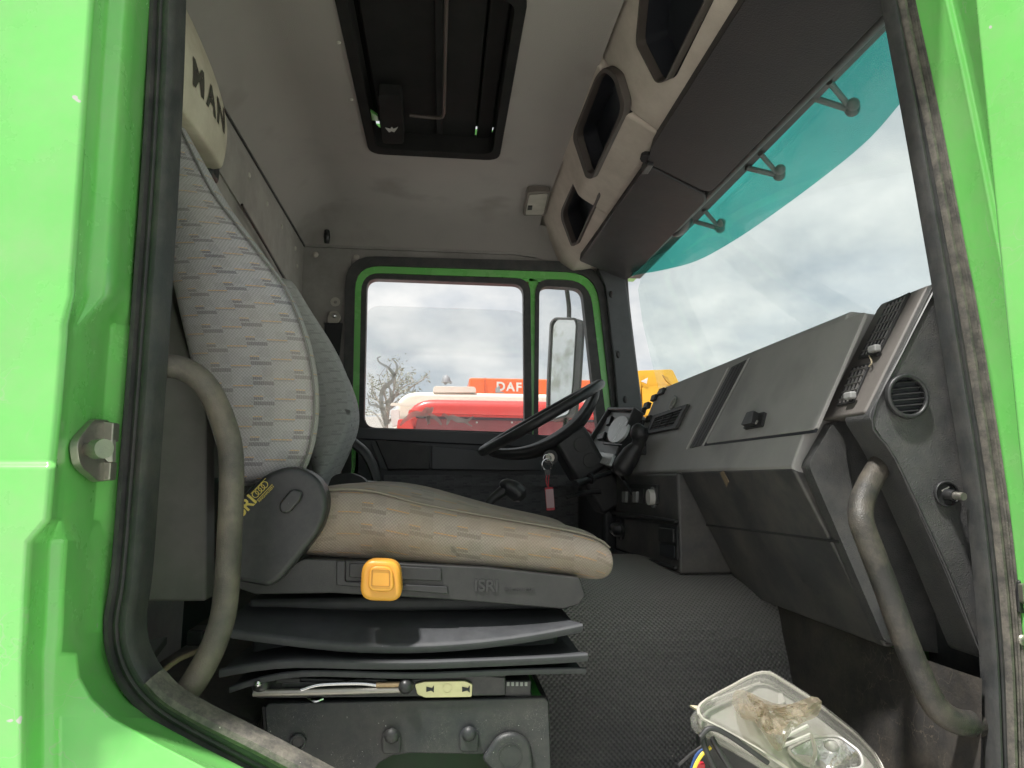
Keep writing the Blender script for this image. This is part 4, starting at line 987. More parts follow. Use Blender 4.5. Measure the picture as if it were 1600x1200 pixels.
dk = AX(972, 826, XS)
disc('round_knob', dk, SX, .036, .010, BLACKP, CS, sides=18)
dome('knob_grip', dk + SX * .01, SX, .028, .034, BLACKP, CS, sides=8, rings=3)
AT = slab('ashtray', S(roundpoly([(1032, 819), (1061, 822), (1061, 876), (1034, 868)], 2)), SX, .006, 0, BLACKP, CS, bevel=.002)
slab('ashtray_lid', S([(1035, 824), (1058, 826), (1058, 848), (1035, 845)]), SX, .012, -.005, GREYP, AT, bevel=.003)
slab('ashtray_slot', S([(1035, 850), (1058, 853), (1058, 872), (1036, 866)]), SX, .008, -.005, POCKET, AT, bevel=0)
slab('stack_foot', S([(960, 858), (1060, 884), (1060, 890), (960, 866)]), SX, .012, 0, GREYP, CS, bevel=.003)
# instrument cluster
q = [A(957, 643, 2.60), A(997, 644, 2.25), A(962, 735, 2.25), A(917, 707, 2.60)]
cn = (q[1] - q[0]).cross(q[3] - q[0]).normalized()
if cn.x > 0: cn = -cn
CL = slab('instrument_cluster', q, cn, .004, .10, GREYL, DASH, bevel=.008, seg=3, label='grey instrument cluster with pale gauge lens')
def C(pts): return [AP(x, y, q[0], cn) for x, y in pts]
ring('cluster_bezel', [p + (p - (q[0] + q[2]) / 2) * .06 for p in q], [p + (p - (q[0] + q[2]) / 2) * -.04 for p in q], cn, .022, .02, BLACKP, CL, bevel=.004)
gc = C([(969 + 16 * math.cos(a) * 1 + 7 * math.sin(a) * -.6, 673 + 21 * math.sin(a) - 8 * math.cos(a) * .5) for a in [i * math.pi / 12 for i in range(24)]])
slab('gauge', gc, cn, .010, 0, GAUGE, CL, bevel=.002)
slab('gauge', C(roundpoly([(940, 708), (963, 712), (955, 730), (930, 722)], 2)), cn, .010, 0, GAUGE, CL, bevel=.002)
slab('cluster_divider', C([(945, 692), (975, 696), (974, 698), (944, 695)]), cn, .008, 0, BLACKP, CL, bevel=.001)
for pts in ([(953, 655), (960, 652), (956, 665), (950, 667)], [(938, 682), (950, 677), (946, 688), (937, 690)], [(924, 708), (935, 701), (930, 715), (923, 718)]):
    slab('warning_lamp_block', C(pts), cn, .014, 0, BLACKP, CL, bevel=.003)
box('cluster_hood', (.60, 2.27, .0), (.80, 2.75, .07), BLACKP, DASH, bevel=.02, seg=3)
box('lower_column_cover', (.56, 2.36, -.60), (.80, 2.80, .03), BLACKP, DASH, bevel=.02, seg=3)

# ================================================================== handset hanging on the dash
HS = thing('phone_handset', AP(985, 740, UP0, UPN), 'black corded handset hanging on the dash beside the cluster', 'handset')
HO = UP0 + Vector((-.055, 0, 0))
h0 = AP(1002, 675, HO, UPN); h1 = AP(972, 732, HO, UPN); h2 = AP(991, 700, HO, UPN)
ax = (h1 - h0).normalized()
tube('grip', [h0 - ax * .02, h0, h0.lerp(h1, .35) + Vector((.01, 0, .0)), h0.lerp(h1, .6) + Vector((.005, 0, 0)), h1, h1 + ax * .02], [.012, .026, .020, .030, .034, .016], BLACKP, HS, sides=14)
dome('earpiece', h0 + Vector((-.012, 0, 0)), (-1, -.2, .2), .028, .02, BLACKP, HS)
dome('mouthpiece', h1 + Vector((.01, .01, .01)), (-.3, .9, .2), .034, .03, BLACKP, HS)
tube('cord', [h1 + ax * .015, AX(958, 735, .55), AX(953, 722, .56), AX(960, 715, .57)], .006, BLACKP, HS)
tube('cord', [h1 + ax * .02, AX(976, 752, .575), AX(990, 775, .59)], .005, BLACKP, HS)
box('cradle', h2 + Vector((.02, .035, -.02)), h2 + Vector((.05, .055, .05)), BLACKP, HS, bevel=.004)

# ================================================================== steering wheel and column
W0 = A(846, 652, 2.36)
SW = thing('steering_wheel', W0, 'black steering wheel and column at the far driver seat', 'steering wheel')
e1 = Vector((math.cos(R(30.5)), 0, math.sin(R(30.5)))); 
axw = Vector((-math.sin(R(30.5)), -.035, math.cos(R(30.5)))).normalized()
e2 = axw.cross(e1).normalized(); e1 = e2.cross(axw).normalized()
WR = .238
tube('rim', [W0 + (e1 * math.cos(a) + e2 * math.sin(a)) * WR for a in [i * math.pi / 18 for i in range(36)]], .0165, BLACKP, SW, sides=12, n=2, closed=True)
hub = W0 - axw * .075
rows = []
for s in [-1 + i / 8 for i in range(17)]:
    d_ = abs(s)
    base = W0 + e1 * (s * (WR - .006)) - axw * (.086 * (1 - d_ ** 2.4))
    wd = .035 + .055 * (1 - d_ ** 1.5)
    rows.append([base + e2 * wd * k_ + axw * th for k_, th in ((-1, .0), (-.9, .012), (0, .018), (.9, .012), (1, 0), (.9, -.02), (0, -.026 - .03 * (1 - d_)), (-.9, -.02))])
v, f = grid(rows, close_u=True); f += [tuple(range(8)), tuple(range(len(v) - 8, len(v)))]
mk('spoke', v, f, BLACKP, SW, smooth=50, sub=1)
colm = [hub, hub - axw * .10, hub - axw * .26]
cr = Matrix(((e1.x, e2.x, axw.x), (e1.y, e2.y, axw.y), (e1.z, e2.z, axw.z)))
cc = hub - axw * .10 + e1 * .045
CO = box('column_shroud', cc - Vector((.062, .072, .085)), cc + Vector((.062, .072, .085)), BLACKP, SW, bevel=.018, seg=3, rot=cr)
cc2 = cc - axw * .14 + e1 * .015
box('column_lower', cc2 - Vector((.055, .06, .08)), cc2 + Vector((.055, .06, .08)), GREYP, SW, bevel=.015, seg=3, rot=cr)
for k_ in (.028, -.034):
    c_ = cc + e2 * -.073 + axw * k_ + e1 * .015
    disc('shroud_pad', c_, -e2, .026, .004, GREYP, CO, sides=16)
kc = A(859, 715, (cc - e2 * .075).y)
disc('ignition_lock', kc, (0, -1, 0), .026, .012, GREYP, CO, sides=18, inner=.016)
disc('ignition_core', kc, (0, -1, 0), .016, .008, STEEL, CO, sides=14)
tube('stalk', [A(955, 738, 2.22), A(930, 746, 2.2), A(912, 752, 2.18), A(899, 757, 2.16)], [.008, .008, .012, .014], BLACKP, SW)
disc('stalk_ring', A(922, 748, 2.19), A(955, 738, 2.22) - A(899, 757, 2.16), .018, .008, BLACKP, SW, sides=14)
tube('stalk', [A(938, 768, 2.24), A(910, 771, 2.22), A(886, 778, 2.2)], [.008, .009, .004], DKMET, SW)
tube('pedal_shaft', [cc2 - axw * .05, cc2 - axw * .30 + Vector((.05, 0, 0))], .03, DKMET, SW, smoothpath=False)

KEY = thing('key_ring', A(857, 735, kc.y - .03), 'keys with red and pink tag hanging from the ignition', 'keys')
yk = kc.y - .025
tube('ring', [A(855 + 8 * math.cos(a), 726 + 9 * math.sin(a), yk) for a in [i * math.pi / 8 for i in range(16)]], .0022, CHROME, KEY, closed=True, n=2, sides=6)
tube('ring', [A(855 + 6 * math.cos(a), 716 + 6 * math.sin(a), yk + .004) for a in [i * math.pi / 8 for i in range(16)]], .0018, CHROME, KEY, closed=True, n=2, sides=6)
slab('key', PL(roundpoly([(850, 733), (860, 733), (860, 748), (852, 748)], 2), yk), NY, .002, .002, DKMET, KEY, bevel=.001)
for x in (854, 858): tube('red_string', [A(x, 742, yk - .004), A(x - 1, 752, yk - .004), A(857, 762, yk - .004)], .0016, REDTAG, KEY, sides=6)
slab('tag', PL(roundpoly([(851, 762), (864, 761), (867, 797), (854, 798)], 1), yk - .004), NY, .003, .001, REDTAG, KEY, bevel=.001)
slab('tag_card', PL([(852, 765), (864, 764), (866, 793), (854, 794)], yk - .004), NY, .0045, -.0032, PINK, KEY, bevel=0)

# ================================================================== gear lever
GL = thing('gear_lever', A(760, 830, 2.05), 'black gear lever knob rising behind the seat cushion', 'gear lever')
tube('shaft', [A(740, 830, 2.0), A(764, 787, 2.0), A(780, 772, 2.0), A(790, 764, 2.0)], [.013, .013, .016, .018], BLACKP, GL)
tube('knob', [A(782, 762, 2.0), A(790, 760, 2.0), A(803, 766, 2.0), A(812, 774, 2.0), A(817, 780, 2.0)], [.012, .023, .028, .027, .014], BLACKP, GL, sides=16)

# ================================================================== passenger seat
PS = thing('passenger_seat', (-.05, 1.4, -.8), 'near grey patterned suspension seat with cream headrest cover', 'seat')
Y0 = 1.165
brow = [(150, 186, 250, 256), (165, 190, 259, 272), (200, 198, 277, 302), (250, 209, 301, 333), (300, 222, 327, 360), (350, 235, 364, 392), (400, 249, 403, 426), (450, 262, 440, 455), (500, 273, 462, 478),
        (550, 285, 477, 491), (600, 298, 485, 497), (650, 314, 486, 498), (700, 330, 478, 489), (735, 342, 464, 474), (765, 350, 448, 460)]
rows = []
for (py, xl, xs_, xr) in brow:
    a = A(xl, py, Y0); s_ = A(xs_, py, Y0); r_ = A(xr, py, Y0 + .05)
    z = s_.z; t = (py - 150) / 600
    slope = (py - 450) / 600
    dz = 0.02 * (1 - t)
    wd = .36 + .08 * min(1, t * 2)
    P = [(a.x + .01, Y0 + .035, z + .0), (a.x, Y0 + .012, z), (a.x + .02, Y0 - .004, z), ((a.x + s_.x) / 2, Y0 - .016, z), (s_.x - .03, Y0 - .010, z), (s_.x - .006, Y0 - .003, z), (s_.x + .003, Y0 + .004, z),
         (s_.x + .014, Y0 + .018, z), (r_.x, Y0 + .05, z), (r_.x - .035, Y0 + .12, z), (r_.x - .07, Y0 + wd * .5, z), (r_.x - .10, Y0 + wd * .8, z), (r_.x - .105, Y0 + wd * .92, z), (s_.x - .13, Y0 + wd, z), ((a.x + s_.x) / 2 - .06, Y0 + wd + .01, z), (a.x - .03, Y0 + wd - .02, z), (a.x - .02, Y0 + wd * .5, z)]
    rows.append([Vector(p) for p in P])
rows = rows[::-1]
v, f, us = grid(rows, close_u=True, uv=(6, 6))
nc = len(rows[0])
f += [tuple(range(nc)), tuple(range(len(v) - nc, len(v)))]
BK = mk('backrest', v, f, FAB1, PS, uvs=us, sub=2, smooth=180, label='grey backrest with dark bars and orange threads')
sm = [r_[6] + Vector((.002, -.004, 0)) for r_ in rows]
tube('piping', sm, .0018, mat('grey_piping', (.16, .15, .145), .9), BK, sides=6, n=4)
# cushion
crow = [(455, 772, 786, 862), (480, 762, 775, 869), (520, 754, 766, 872), (580, 751, 768, 876), (650, 758, 786, 881), (720, 778, 800, 887), (800, 800, 814, 893), (870, 814, 826, 900), (915, 823, 836, 906), (940, 832, 846, 908), (953, 845, 857, 902), (958, 862, 868, 888)]
rows = []
for i, (px, yt, ysm, yb) in enumerate(crow):
    s_ = A(px, ysm, Y0); b_ = A(px, yb, Y0); tp_ = A(px, yt, Y0 + .07)
    x = s_.x; wd = .44; e = max(0, (px - 940) / 18)
    h = s_.z - b_.z
    P = [(x, Y0 + .04, b_.z - .004), (x, Y0 + .006, b_.z), (x, Y0 - .008, b_.z + h * .18), (x, Y0 - .018, b_.z + h * .45), (x, Y0 - .016, b_.z + h * .7), (x, Y0 - .006, b_.z + h * .93), (x, Y0 + .003, s_.z), (x, Y0 + .022, s_.z + (tp_.z - s_.z) * .6),
         (x - .01 * e, Y0 + .07, tp_.z), (x - .01 * e, Y0 + .13, tp_.z - .004), (x, Y0 + wd * .5, tp_.z - .012), (x, Y0 + wd * .75, tp_.z - .004), (x - .01 * e, Y0 + wd * .9, tp_.z + .003), (x, Y0 + wd * .98, s_.z), (x, Y0 + wd, b_.z + h * .5), (x, Y0 + wd * .96, b_.z)]
    rows.append([Vector(p) for p in P])
v, f, us = grid(rows, close_u=True, uv=(6, 6))
us = [(b_, a_) for a_, b_ in us]
nc = len(rows[0]); f += [tuple(range(nc)), tuple(range(len(v) - nc, len(v)))]
CU = mk('cushion', v, f, FAB2, PS, uvs=us, sub=2, smooth=180, label='tan stained patterned seat cushion')
tube('piping', [r_[6] + Vector((0, -.003, .001)) for r_ in rows[1:-1]], .0018, mat('tan_piping', (.20, .175, .145), .9), CU, sides=6, n=4)
# headrest with cream cover and lettering
hrow = []
for (z, x0, x1, y0, y1) in ((.612, -.56, -.452, 1.095, 1.345), (.616, -.567, -.447, 1.09, 1.356), (.622, -.57, -.445, 1.088, 1.360), (.66, -.572, -.442, 1.085, 1.366), (.70, -.575, -.442, 1.083, 1.366), (.74, -.58, -.447, 1.083, 1.352), (.78, -.58, -.456, 1.085, 1.325), (.825, -.58, -.472, 1.09, 1.28), (.868, -.578, -.492, 1.10, 1.23), (.882, -.565, -.508, 1.115, 1.20)):
    hrow.append([Vector(p) for p in ((x0, y0 + .03, z), ((x0 + x1) / 2, y0, z), (x1 - .012, y0 + .008, z), (x1, y0 + .022, z), (x1 + .003, (y0 + y1) / 2, z), (x1, y1 - .018, z), (x1 - .010, y1 - .004, z), ((x0 + x1) / 2, y1, z), (x0, y1 - .03, z), (x0 - .005, (y0 + y1) / 2, z))])
v, f = grid(hrow, close_u=True); f += [tuple(range(10)), tuple(range(len(v) - 10, len(v)))]
HR = mk('headrest', v, f, CREAM, PS, sub=2, smooth=180, label='cream cloth headrest cover with dark lettering')
ux = (A(355, 212, 1.33) - A(306, 118, 1.155)); ux = Vector((-.006, 1, 0))
for ch_, y_ in (('M', 1.165), ('A', 1.230), ('N', 1.290)):
    tx = text('lettering', ch_, .072, (-.434, y_, .697), ux, (-.10, 0, 1), INK, HR, ext=.0, bold=.0025)
    bmx = bmesh.new(); bmx.from_mesh(tx.data); bmesh.ops.triangulate(bmx, faces=bmx.faces); bmesh.ops.subdivide_edges(bmx, edges=bmx.edges, cuts=2, use_grid_fill=True); bmx.to_mesh(tx.data); bmx.free()
    md = tx.modifiers.new('wrap', 'SHRINKWRAP'); md.target = HR; md.offset = .0015; md.wrap_mode = 'ABOVE_SURFACE'
box('headrest_clip', (-.52, 1.34, .60), (-.47, 1.395, .655), BLACKP, PS, bevel=.01)
# recliner cover
ro = roundpoly([(352, 800), (418, 738), (462, 726), (500, 746), (515, 784), (505, 826), (440, 906), (420, 917), (372, 908), (350, 880)], [20, 30, 30, 26, 26, 26, 10, 8, 10, 16], 6)
RCV = slab('recliner_cover', PL(ro, 1.125), NY, .008, .05, BLACKP, PS, bevel=.010, seg=4, label='black plastic recliner cover with gold print')
bt = roundpoly([(437, 788), (457, 763), (474, 768), (472, 780), (453, 802), (440, 801)], [8, 8, 8, 8, 8, 8])
slab('recliner_button', PL(bt, 1.117), NY, .010, 0, BLACKP, RCV, bevel=.004, seg=3)
tdir = (A(411, 764, 1.1) - A(372, 805, 1.1))
tup = A(380, 770, 1.1) - A(388, 778, 1.1)
text('gold_lettering', 'ISRI', .026, A(382, 793, 1.1165), tdir, tup, GOLD, RCV, ext=.0005, bold=.0005)
lc = A(408, 766, 1.1165); td = tdir.normalized(); tu = (tup - td * tup.dot(td)).normalized()
for q in range(4):
    c_ = lc + td * (-.010 + .0065 * q) + tu * .002
    disc('gold_ring', c_, NY, .0055, .0008, GOLD, RCV, sides=16, inner=.0045, bevel=0)
slab('gold_bar', [lc + td * -.016 - tu * .006, lc + td * .018 - tu * .006, lc + td * .018 - tu * .0068, lc + td * -.016 - tu * .0068], NY, .0008, 0, GOLD, RCV, bevel=0)
slab('gold_bar', [lc + td * -.014 + tu * .0082, lc + td * .018 + tu * .0082, lc + td * .018 + tu * .0075, lc + td * -.014 + tu * .0075], NY, .0008, 0, GOLD, RCV, bevel=0)
text('gold_lettering', 'RINGHAUSEN', .0052, lc - tu * .0098 + td * .001, td, tu, GOLD, RCV, ext=.0003)
# seat pan
pan = [(452, 884), (476, 872), (560, 876), (760, 886), (905, 902), (914, 930), (904, 944), (880, 951), (700, 936), (520, 926), (400, 928), (372, 918), (376, 880)]
SPN = slab('seat_pan', PL(roundpoly(pan, 4), 1.150), NY, .006, .42, GREYP, PS, bevel=.006, seg=3, label='dark grey plastic seat pan')
slab('pan_step', PL(roundpoly([(526, 876), (540, 876), (540, 908), (700, 916), (700, 928), (526, 914)], 3), 1.143), NY, .004, .004, BLACKP, SPN, bevel=.002)
slab('pan_step', PL(roundpoly([(546, 880), (690, 888), (690, 908), (546, 902)], 4), 1.143), NY, .003, .004, GREYP, SPN, bevel=.002)
text('embossed_lettering', 'ISRI', .026, A(760, 916, 1.143), (1, 0, -.03), (0, 0, 1), mat('emboss_grey', (.035, .035, .036), .5), SPN, ext=.001, bold=.0006)
text('embossed_lettering', 'RINGHAUSEN', .008, A(812, 922, 1.143), (1, 0, -.03), (0, 0, 1), mat('emboss_grey', (.07, .07, .072), .5), SPN, ext=.0008)
# yellow knob
yk_ = roundpoly([(566, 874), (625, 876), (629, 940), (562, 938)], 22, 6)
yc = (596, 907)
KNB = slab('height_knob', PL(yk_, 1.10), NY, .006, .035, YELLOWK, PS, bevel=.008, seg=4, label='orange yellow rounded square knob')
slab('knob_face', PL([(yc[0] + (x - yc[0]) * .62, yc[1] + (y - yc[1]) * .62 - 3) for x, y in yk_], 1.095), NY, .006, 0, YELLOWK, KNB, bevel=.004, seg=3)
ring('knob_inset', PL(roundpoly([(581, 890), (609, 891), (609, 917), (580, 916)], 2), 1.0885), PL(roundpoly([(582, 891), (608, 892), (608, 916), (581, 915)], 2), 1.0885), NY, .0005, 0, mat('knob_line', (.42, .19, .03), .5), KNB, bevel=0)
# bellows: flared tiers
def tier(nm, edge, top, depth, yb, mt, thick=.010):
    """edge: outer lip outline points (px,py) along the near side at depth yb; top: narrower upper line"""
    rows = []
    n_ = len(edge)
    P = [A(x, y, yb) for x, y in edge]; T = [A(x, y, yb + .075) for x, y in top]
    for i in range(n_):
        p, t_ = P[i], T[i]
        rows.append([t_ + Vector((0, .30, .0)), t_, t_.lerp(p, .5) + Vector((0, 0, -.004)), p + Vector((0, .003, .002)), p, p + Vector((0, .001, -thick)), p + Vector((0, .02, -thick - .002)), p + Vector((0, .35, -.004))])
    # the end towards the front wraps round
    v, f = grid(rows)
    return mk(nm, v, f, mt, PS, smooth=32, sub=1)
tier('bellows_fold', [(350, 984), (420, 994), (500, 1004), (560, 1009), (640, 1010), (720, 1006), (800, 997), (870, 985), (911, 976)],
     [(372, 950), (430, 948), (500, 952), (560, 955), (640, 957), (720, 958), (800, 958), (850, 957), (868, 957)], .3, 1.115, BLACKR, .014)
tier('bellows_fold', [(342, 1047), (400, 1036), (460, 1030), (540, 1034), (640, 1035), (720, 1032), (800, 1029), (880, 1025), (919, 1022)],
     [(366, 1030), (420, 1016), (470, 1008), (540, 1014), (640, 1018), (720, 1016), (800, 1014), (860, 1012), (880, 1006)], .3, 1.105, BLACKR, .014)
tier('bellows_fold', [(358, 1074), (410, 1056), (470, 1047), (540, 1049), (640, 1053), (720, 1050), (800, 1046), (880, 1044), (916, 1044)],
     [(372, 1062), (420, 1046), (480, 1040), (540, 1044), (640, 1047), (720, 1045), (800, 1042), (870, 1040), (900, 1040)], .3, 1.11, BLACKR, .011)
box('bellows_core', A(385, 960, 1.22), A(868, 930, 1.22) + Vector((0, .35, 0)), BLACKR, PS, bevel=.01)
box('bellows_core', A(390, 1040, 1.20), A(872, 985, 1.20) + Vector((0, .35, 0)), BLACKR, PS, bevel=.01)
# slide rails and release bar
RL = slab('slide_rail', PL([(400, 1062), (440, 1056), (610, 1062), (680, 1056), (745, 1052), (790, 1056), (790, 1086), (402, 1090)], 1.135), NY, .006, .06, DKMET, PS, bevel=.003)
slab('rail_end', PL([(786, 1062), (830, 1062), (830, 1090), (786, 1088)], 1.14), NY, .004, .05, DKMET, RL, bevel=.003)
for i in range(5): box('rail_slot', A(792 + 7 * i, 1072, 1.134), A(796 + 7 * i, 1066, 1.134) + Vector((0, .002, 0)), GREYL, RL, bevel=0)
box('rail_base', A(420, 1096, 1.145), A(832, 1086, 1.145) + Vector((0, .4, 0)), DKMET, RL, bevel=.002)
tube('release_bar', [A(396, 1083, 1.12), A(500, 1081, 1.12), A(640, 1077, 1.12)], .0052, STEEL, RL, smoothpath=False)
tube('release_spring', [A(470, 1078, 1.118), A(500, 1070, 1.118), A(560, 1068, 1.118), A(592, 1071, 1.118)], .0028, CHROME, RL)
tube('release_spring', [A(588, 1070, 1.118), A(632, 1069, 1.118)], .0042, mat('brass_pin', (.42, .30, .18), .35, metal=.7), RL, smoothpath=False)
dome('bar_pivot', A(408, 1070, 1.125), NY, .014, .012, DKMET, RL)
dome('bar_pivot', A(403, 1068, 1.112), NY, .006, .006, CHROME, RL)
dome('bar_pivot', A(634, 1072, 1.118), NY, .012, .012, DKMET, RL)
for (x0, x1, y0, y1) in ((430, 470, 1058, 1066), (470, 600, 1050, 1056), (700, 790, 1050, 1056)):
    slab('rail_clip', PL([(x0, y1), (x0 + 4, y0), (x1, y0), (x1, y1)], 1.13), NY, .006, .01, GREYP, RL, bevel=.002)
slab('latch_hook', PL([(440, 1066), (470, 1064), (520, 1066), (560, 1060), (604, 1060), (608, 1068), (520, 1072), (440, 1074)], 1.128), NY, .004, .004, DKMET, RL, bevel=.002)
zb_ = slab('zinc_bracket', PL(roundpoly([(648, 1068), (664, 1064), (726, 1063), (738, 1068), (737, 1088), (664, 1089), (652, 1084)], 3), 1.124), NY, .004, .002, ZINC, RL, bevel=.001, label='yellow zinc plated bracket')
for x in (672, 728): slab('bracket_slot', PL([(x - 6, 1073), (x + 3, 1075), (x + 6, 1071), (x + 6, 1082), (x + 2, 1079), (x - 6, 1081)], 1.1195), NY, .0008, 0, POCKET, zb_, bevel=0)
disc('bracket_dimple', A(699, 1076, 1.12), NY, .0075, .001, ZINC, zb_, sides=16, inner=.0062, bevel=0)
tube('cable', [A(480, 1090, 1.13), A(492, 1096, 1.125), A(505, 1092, 1.13)], .002, CHROME, RL, sides=6)
# pedestal
pd = [(414, 1104), (420, 1098), (850, 1089), (857, 1094), (866, 1330), (770, 1330), (768, 1186), (760, 1178), (640, 1176), (612, 1180), (592, 1192), (576, 1216), (566, 1330), (428, 1330)]
PD = slab('pedestal', PL(pd, 1.130), NY, .004, .012, PEDEST, PS, bevel=.003, label='scuffed black plastic seat pedestal')
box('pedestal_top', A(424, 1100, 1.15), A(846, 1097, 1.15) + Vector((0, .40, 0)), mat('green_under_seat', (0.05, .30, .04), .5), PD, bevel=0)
slab('pedestal_side', [A(856, 1094, 1.145), A(862, 1320, 1.145), A(862, 1320, 1.145) + Vector((0, .40, 0)), A(856, 1094, 1.145) + Vector((0, .40, 0))], (1, 0, 0), .001, .006, PEDEST, PD, bevel=0)
slab('pedestal_side', [A(416, 1104, 1.145), A(430, 1320, 1.145), A(430, 1320, 1.145) + Vector((0, .40, 0)), A(416, 1104, 1.145) + Vector((0, .40, 0))], (1, 0, 0), .001, .006, PEDEST, PD, bevel=0)
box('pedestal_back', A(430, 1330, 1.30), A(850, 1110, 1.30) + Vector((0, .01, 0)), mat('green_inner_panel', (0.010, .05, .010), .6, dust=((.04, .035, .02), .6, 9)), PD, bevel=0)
disc('pedestal_hole', A(465, 1160, 1.124), NY, .0125, .003, PEDEST, PD, sides=22, inner=.0085, bevel=.002)
disc('hole_floor', A(465, 1160, 1.1255), NY, .0085, .0006, DKMET, PD, sides=18, bevel=0)
for (x, y) in ((612, 1152), (733, 1149)):
    c_ = A(x, y, 1.126)
    bp_ = roundpoly([(x - 15, y + 24), (x - 16, y - 2), (x - 8, y - 15), (x + 8, y - 15), (x + 16, y - 2), (x + 14, y + 24)], 7)
    slab('pedestal_boss', PL(bp_, 1.126), NY, .008, 0, PEDEST, PD, bevel=.006, seg=3)
    dome('boss_head', A(x, y - 2, 1.118), NY, .012, .008, PEDEST, PD, sides=8, rings=3)
td_ = roundpoly([(752, 1182), (776, 1146), (800, 1139), (826, 1152), (832, 1180), (832, 1330), (770, 1330), (768, 1200)], [8, 16, 16, 20, 20, 0, 0, 6], 6)
BS = slab('round_boss', PL(td_, 1.126), NY, .014, 0, PEDEST, PD, bevel=.010, seg=4)
disc('boss_cap', A(797, 1181, 1.112), NY, .0185, .001, PEDEST, BS, sides=28, inner=.0172, bevel=0)

# ================================================================== driver seat (far)
DS = thing('driver_seat', (-.3, 2.4, -.8), 'far grey patterned driver seat mostly hidden behind near one', 'seat')
Yd = 2.14
rows = []
for (py, xl, xr) in ((425, 395, 448), (440, 400, 462), (480, 412, 484), (520, 425, 512), (560, 437, 534), (600, 448, 549), (630, 455, 553), (660, 462, 550), (700, 472, 534), (740, 485, 514), (770, 492, 500)):
    a = A(xl, py, Yd); r_ = A(xr, py, Yd); z = a.z
    rows.append([Vector(p) for p in ((a.x, Yd + .03, z), ((a.x + r_.x) / 2, Yd - .012, z), (r_.x - .02, Yd - .004, z), (r_.x, Yd + .02, z), (r_.x - .008, Yd + .07, z), (r_.x - .04, Yd + .16, z), (r_.x - .055, Yd + .25, z), (r_.x - .04, Yd + .38, z), (r_.x - .03, Yd + .45, z), (r_.x - .04, Yd + .48, z), (a.x, Yd + .47, z), (a.x - .02, Yd + .25, z))])
rows = rows[::-1]
v, f, us = grid(rows, close_u=True, uv=(2, 2)); nc = 12; f += [tuple(range(nc)), tuple(range(len(v) - nc, len(v)))]
mk('backrest', v, f, FAB3, DS, uvs=us, sub=2, smooth=180, label='flat grey backrest with dark bars')
slab('recliner_cover', PL(roundpoly([(505, 780), (520, 742), (548, 738), (572, 748), (585, 790)], 10), Yd - .02), NY, .01, .05, BLACKP, DS, bevel=.008, seg=3)
rows = []
for (px, yt, yb) in ((500, 752, 850), (540, 745, 850), (600, 752, 850), (660, 764, 852), (700, 776, 850), (715, 790, 840)):
    t_ = A(px, yt, Yd); b_ = A(px, yb, Yd)
    rows.append([Vector(p) for p in ((t_.x, Yd + .01, b_.z), (t_.x, Yd - .01, (t_.z + b_.z) / 2), (t_.x, Yd + .02, t_.z), (t_.x, Yd + .24, t_.z - .01), (t_.x, Yd + .44, t_.z), (t_.x, Yd + .47, (t_.z + b_.z) / 2), (t_.x, Yd + .44, b_.z))])
v, f, us = grid(rows, close_u=True, uv=(2, 2)); nc = 7; f += [tuple(range(nc)), tuple(range(len(v) - nc, len(v)))]
mk('cushion', v, f, FAB3, DS, uvs=us, sub=2, smooth=180)
tube('armrest_edge', [A(550, 690, 2.6), A(572, 710, 2.6), A(588, 745, 2.6), A(592, 780, 2.6)], .028, BLACKP, DS, flat=.6)
box('seat_base', (A(520, 800, Yd).x, Yd + .02, -.78), (A(690, 800, Yd).x, Yd + .44, A(600, 850, Yd).z), BLACKP, DS, bevel=.01)

# ================================================================== spare headlamp in the footwell
HL = thing('spare_headlamp', A(1240, 1260, 1.02), 'loose clear headlamp unit lying in the passenger footwell', 'headlamp')
lens2 = [(1086, 1112, .95), (1100, 1098, .975), (1140, 1076, 1.01), (1176, 1057, 1.045), (1200, 1055, 1.05), (1222, 1068, 1.05), (1260, 1092, 1.045), (1300, 1122, 1.035), (1340, 1154, 1.02), (1368, 1184, 1.005), (1385, 1215, .985), (1390, 1245, .965), (1340, 1262, .94), (1290, 1248, .935), (1240, 1216, .935), (1180, 1176, .94), (1120, 1142, .945), (1092, 1128, .948)]
rim = [A(x, y, Y) for x, y, Y in lens2]
cen = sum(rim, Vector()) / len(rim)
hn = Vector((-.12, -.55, .82)).normalized()
rows = [[p + hn * -.022 for p in rim], [p + hn * -.010 for p in rim], [p.lerp(cen, .015) + hn * .004 for p in rim]]
v, f = grid(rows, close_u=True)
mk('lens_skirt', v, f, LENS, HL, smooth=50)
rows = [[p.lerp(cen, .015) + hn * .004 for p in rim], [p.lerp(cen, .05) + hn * .016 for p in rim], [p.lerp(cen, .3) + hn * .024 for p in rim], [p.lerp(cen, .62) + hn * .028 for p in rim], [p.lerp(cen, .97) + hn * .028 for p in rim]]
v, f = grid(rows, close_u=True)
mk('lens', v, f, LENS, HL, smooth=50, label='clear plastic headlamp lens')
tube('lens_rim', [p + hn * -.016 for p in rim], .0058, LENS, HL, closed=True, n=2, sides=8)
tube('lens_rim', [p.lerp(cen, .03) + hn * .008 for p in rim], .0025, mat('milky_rim', (.50, .47, .42), .3), HL, closed=True, n=2, sides=6)
HLW = mat('headlamp_inner_white', (0.36, 0.35, 0.335), 0.4, var=.1, vscale=20, dust=((.26, .23, .19), .5, 12))
HLC = mat('headlamp_reflector', (0.75, 0.75, 0.74), 0.16, metal=1.0, var=.1, vscale=40, bump=.3, bscale=120)
def H(pts, off=0.0): return [AP(x, y, cen + hn * off, hn) for x, y in pts]
slab('inner_bezel', [p.lerp(cen, .03) + hn * -.012 for p in rim], hn, 0, .02, HLW, HL, bevel=.003)
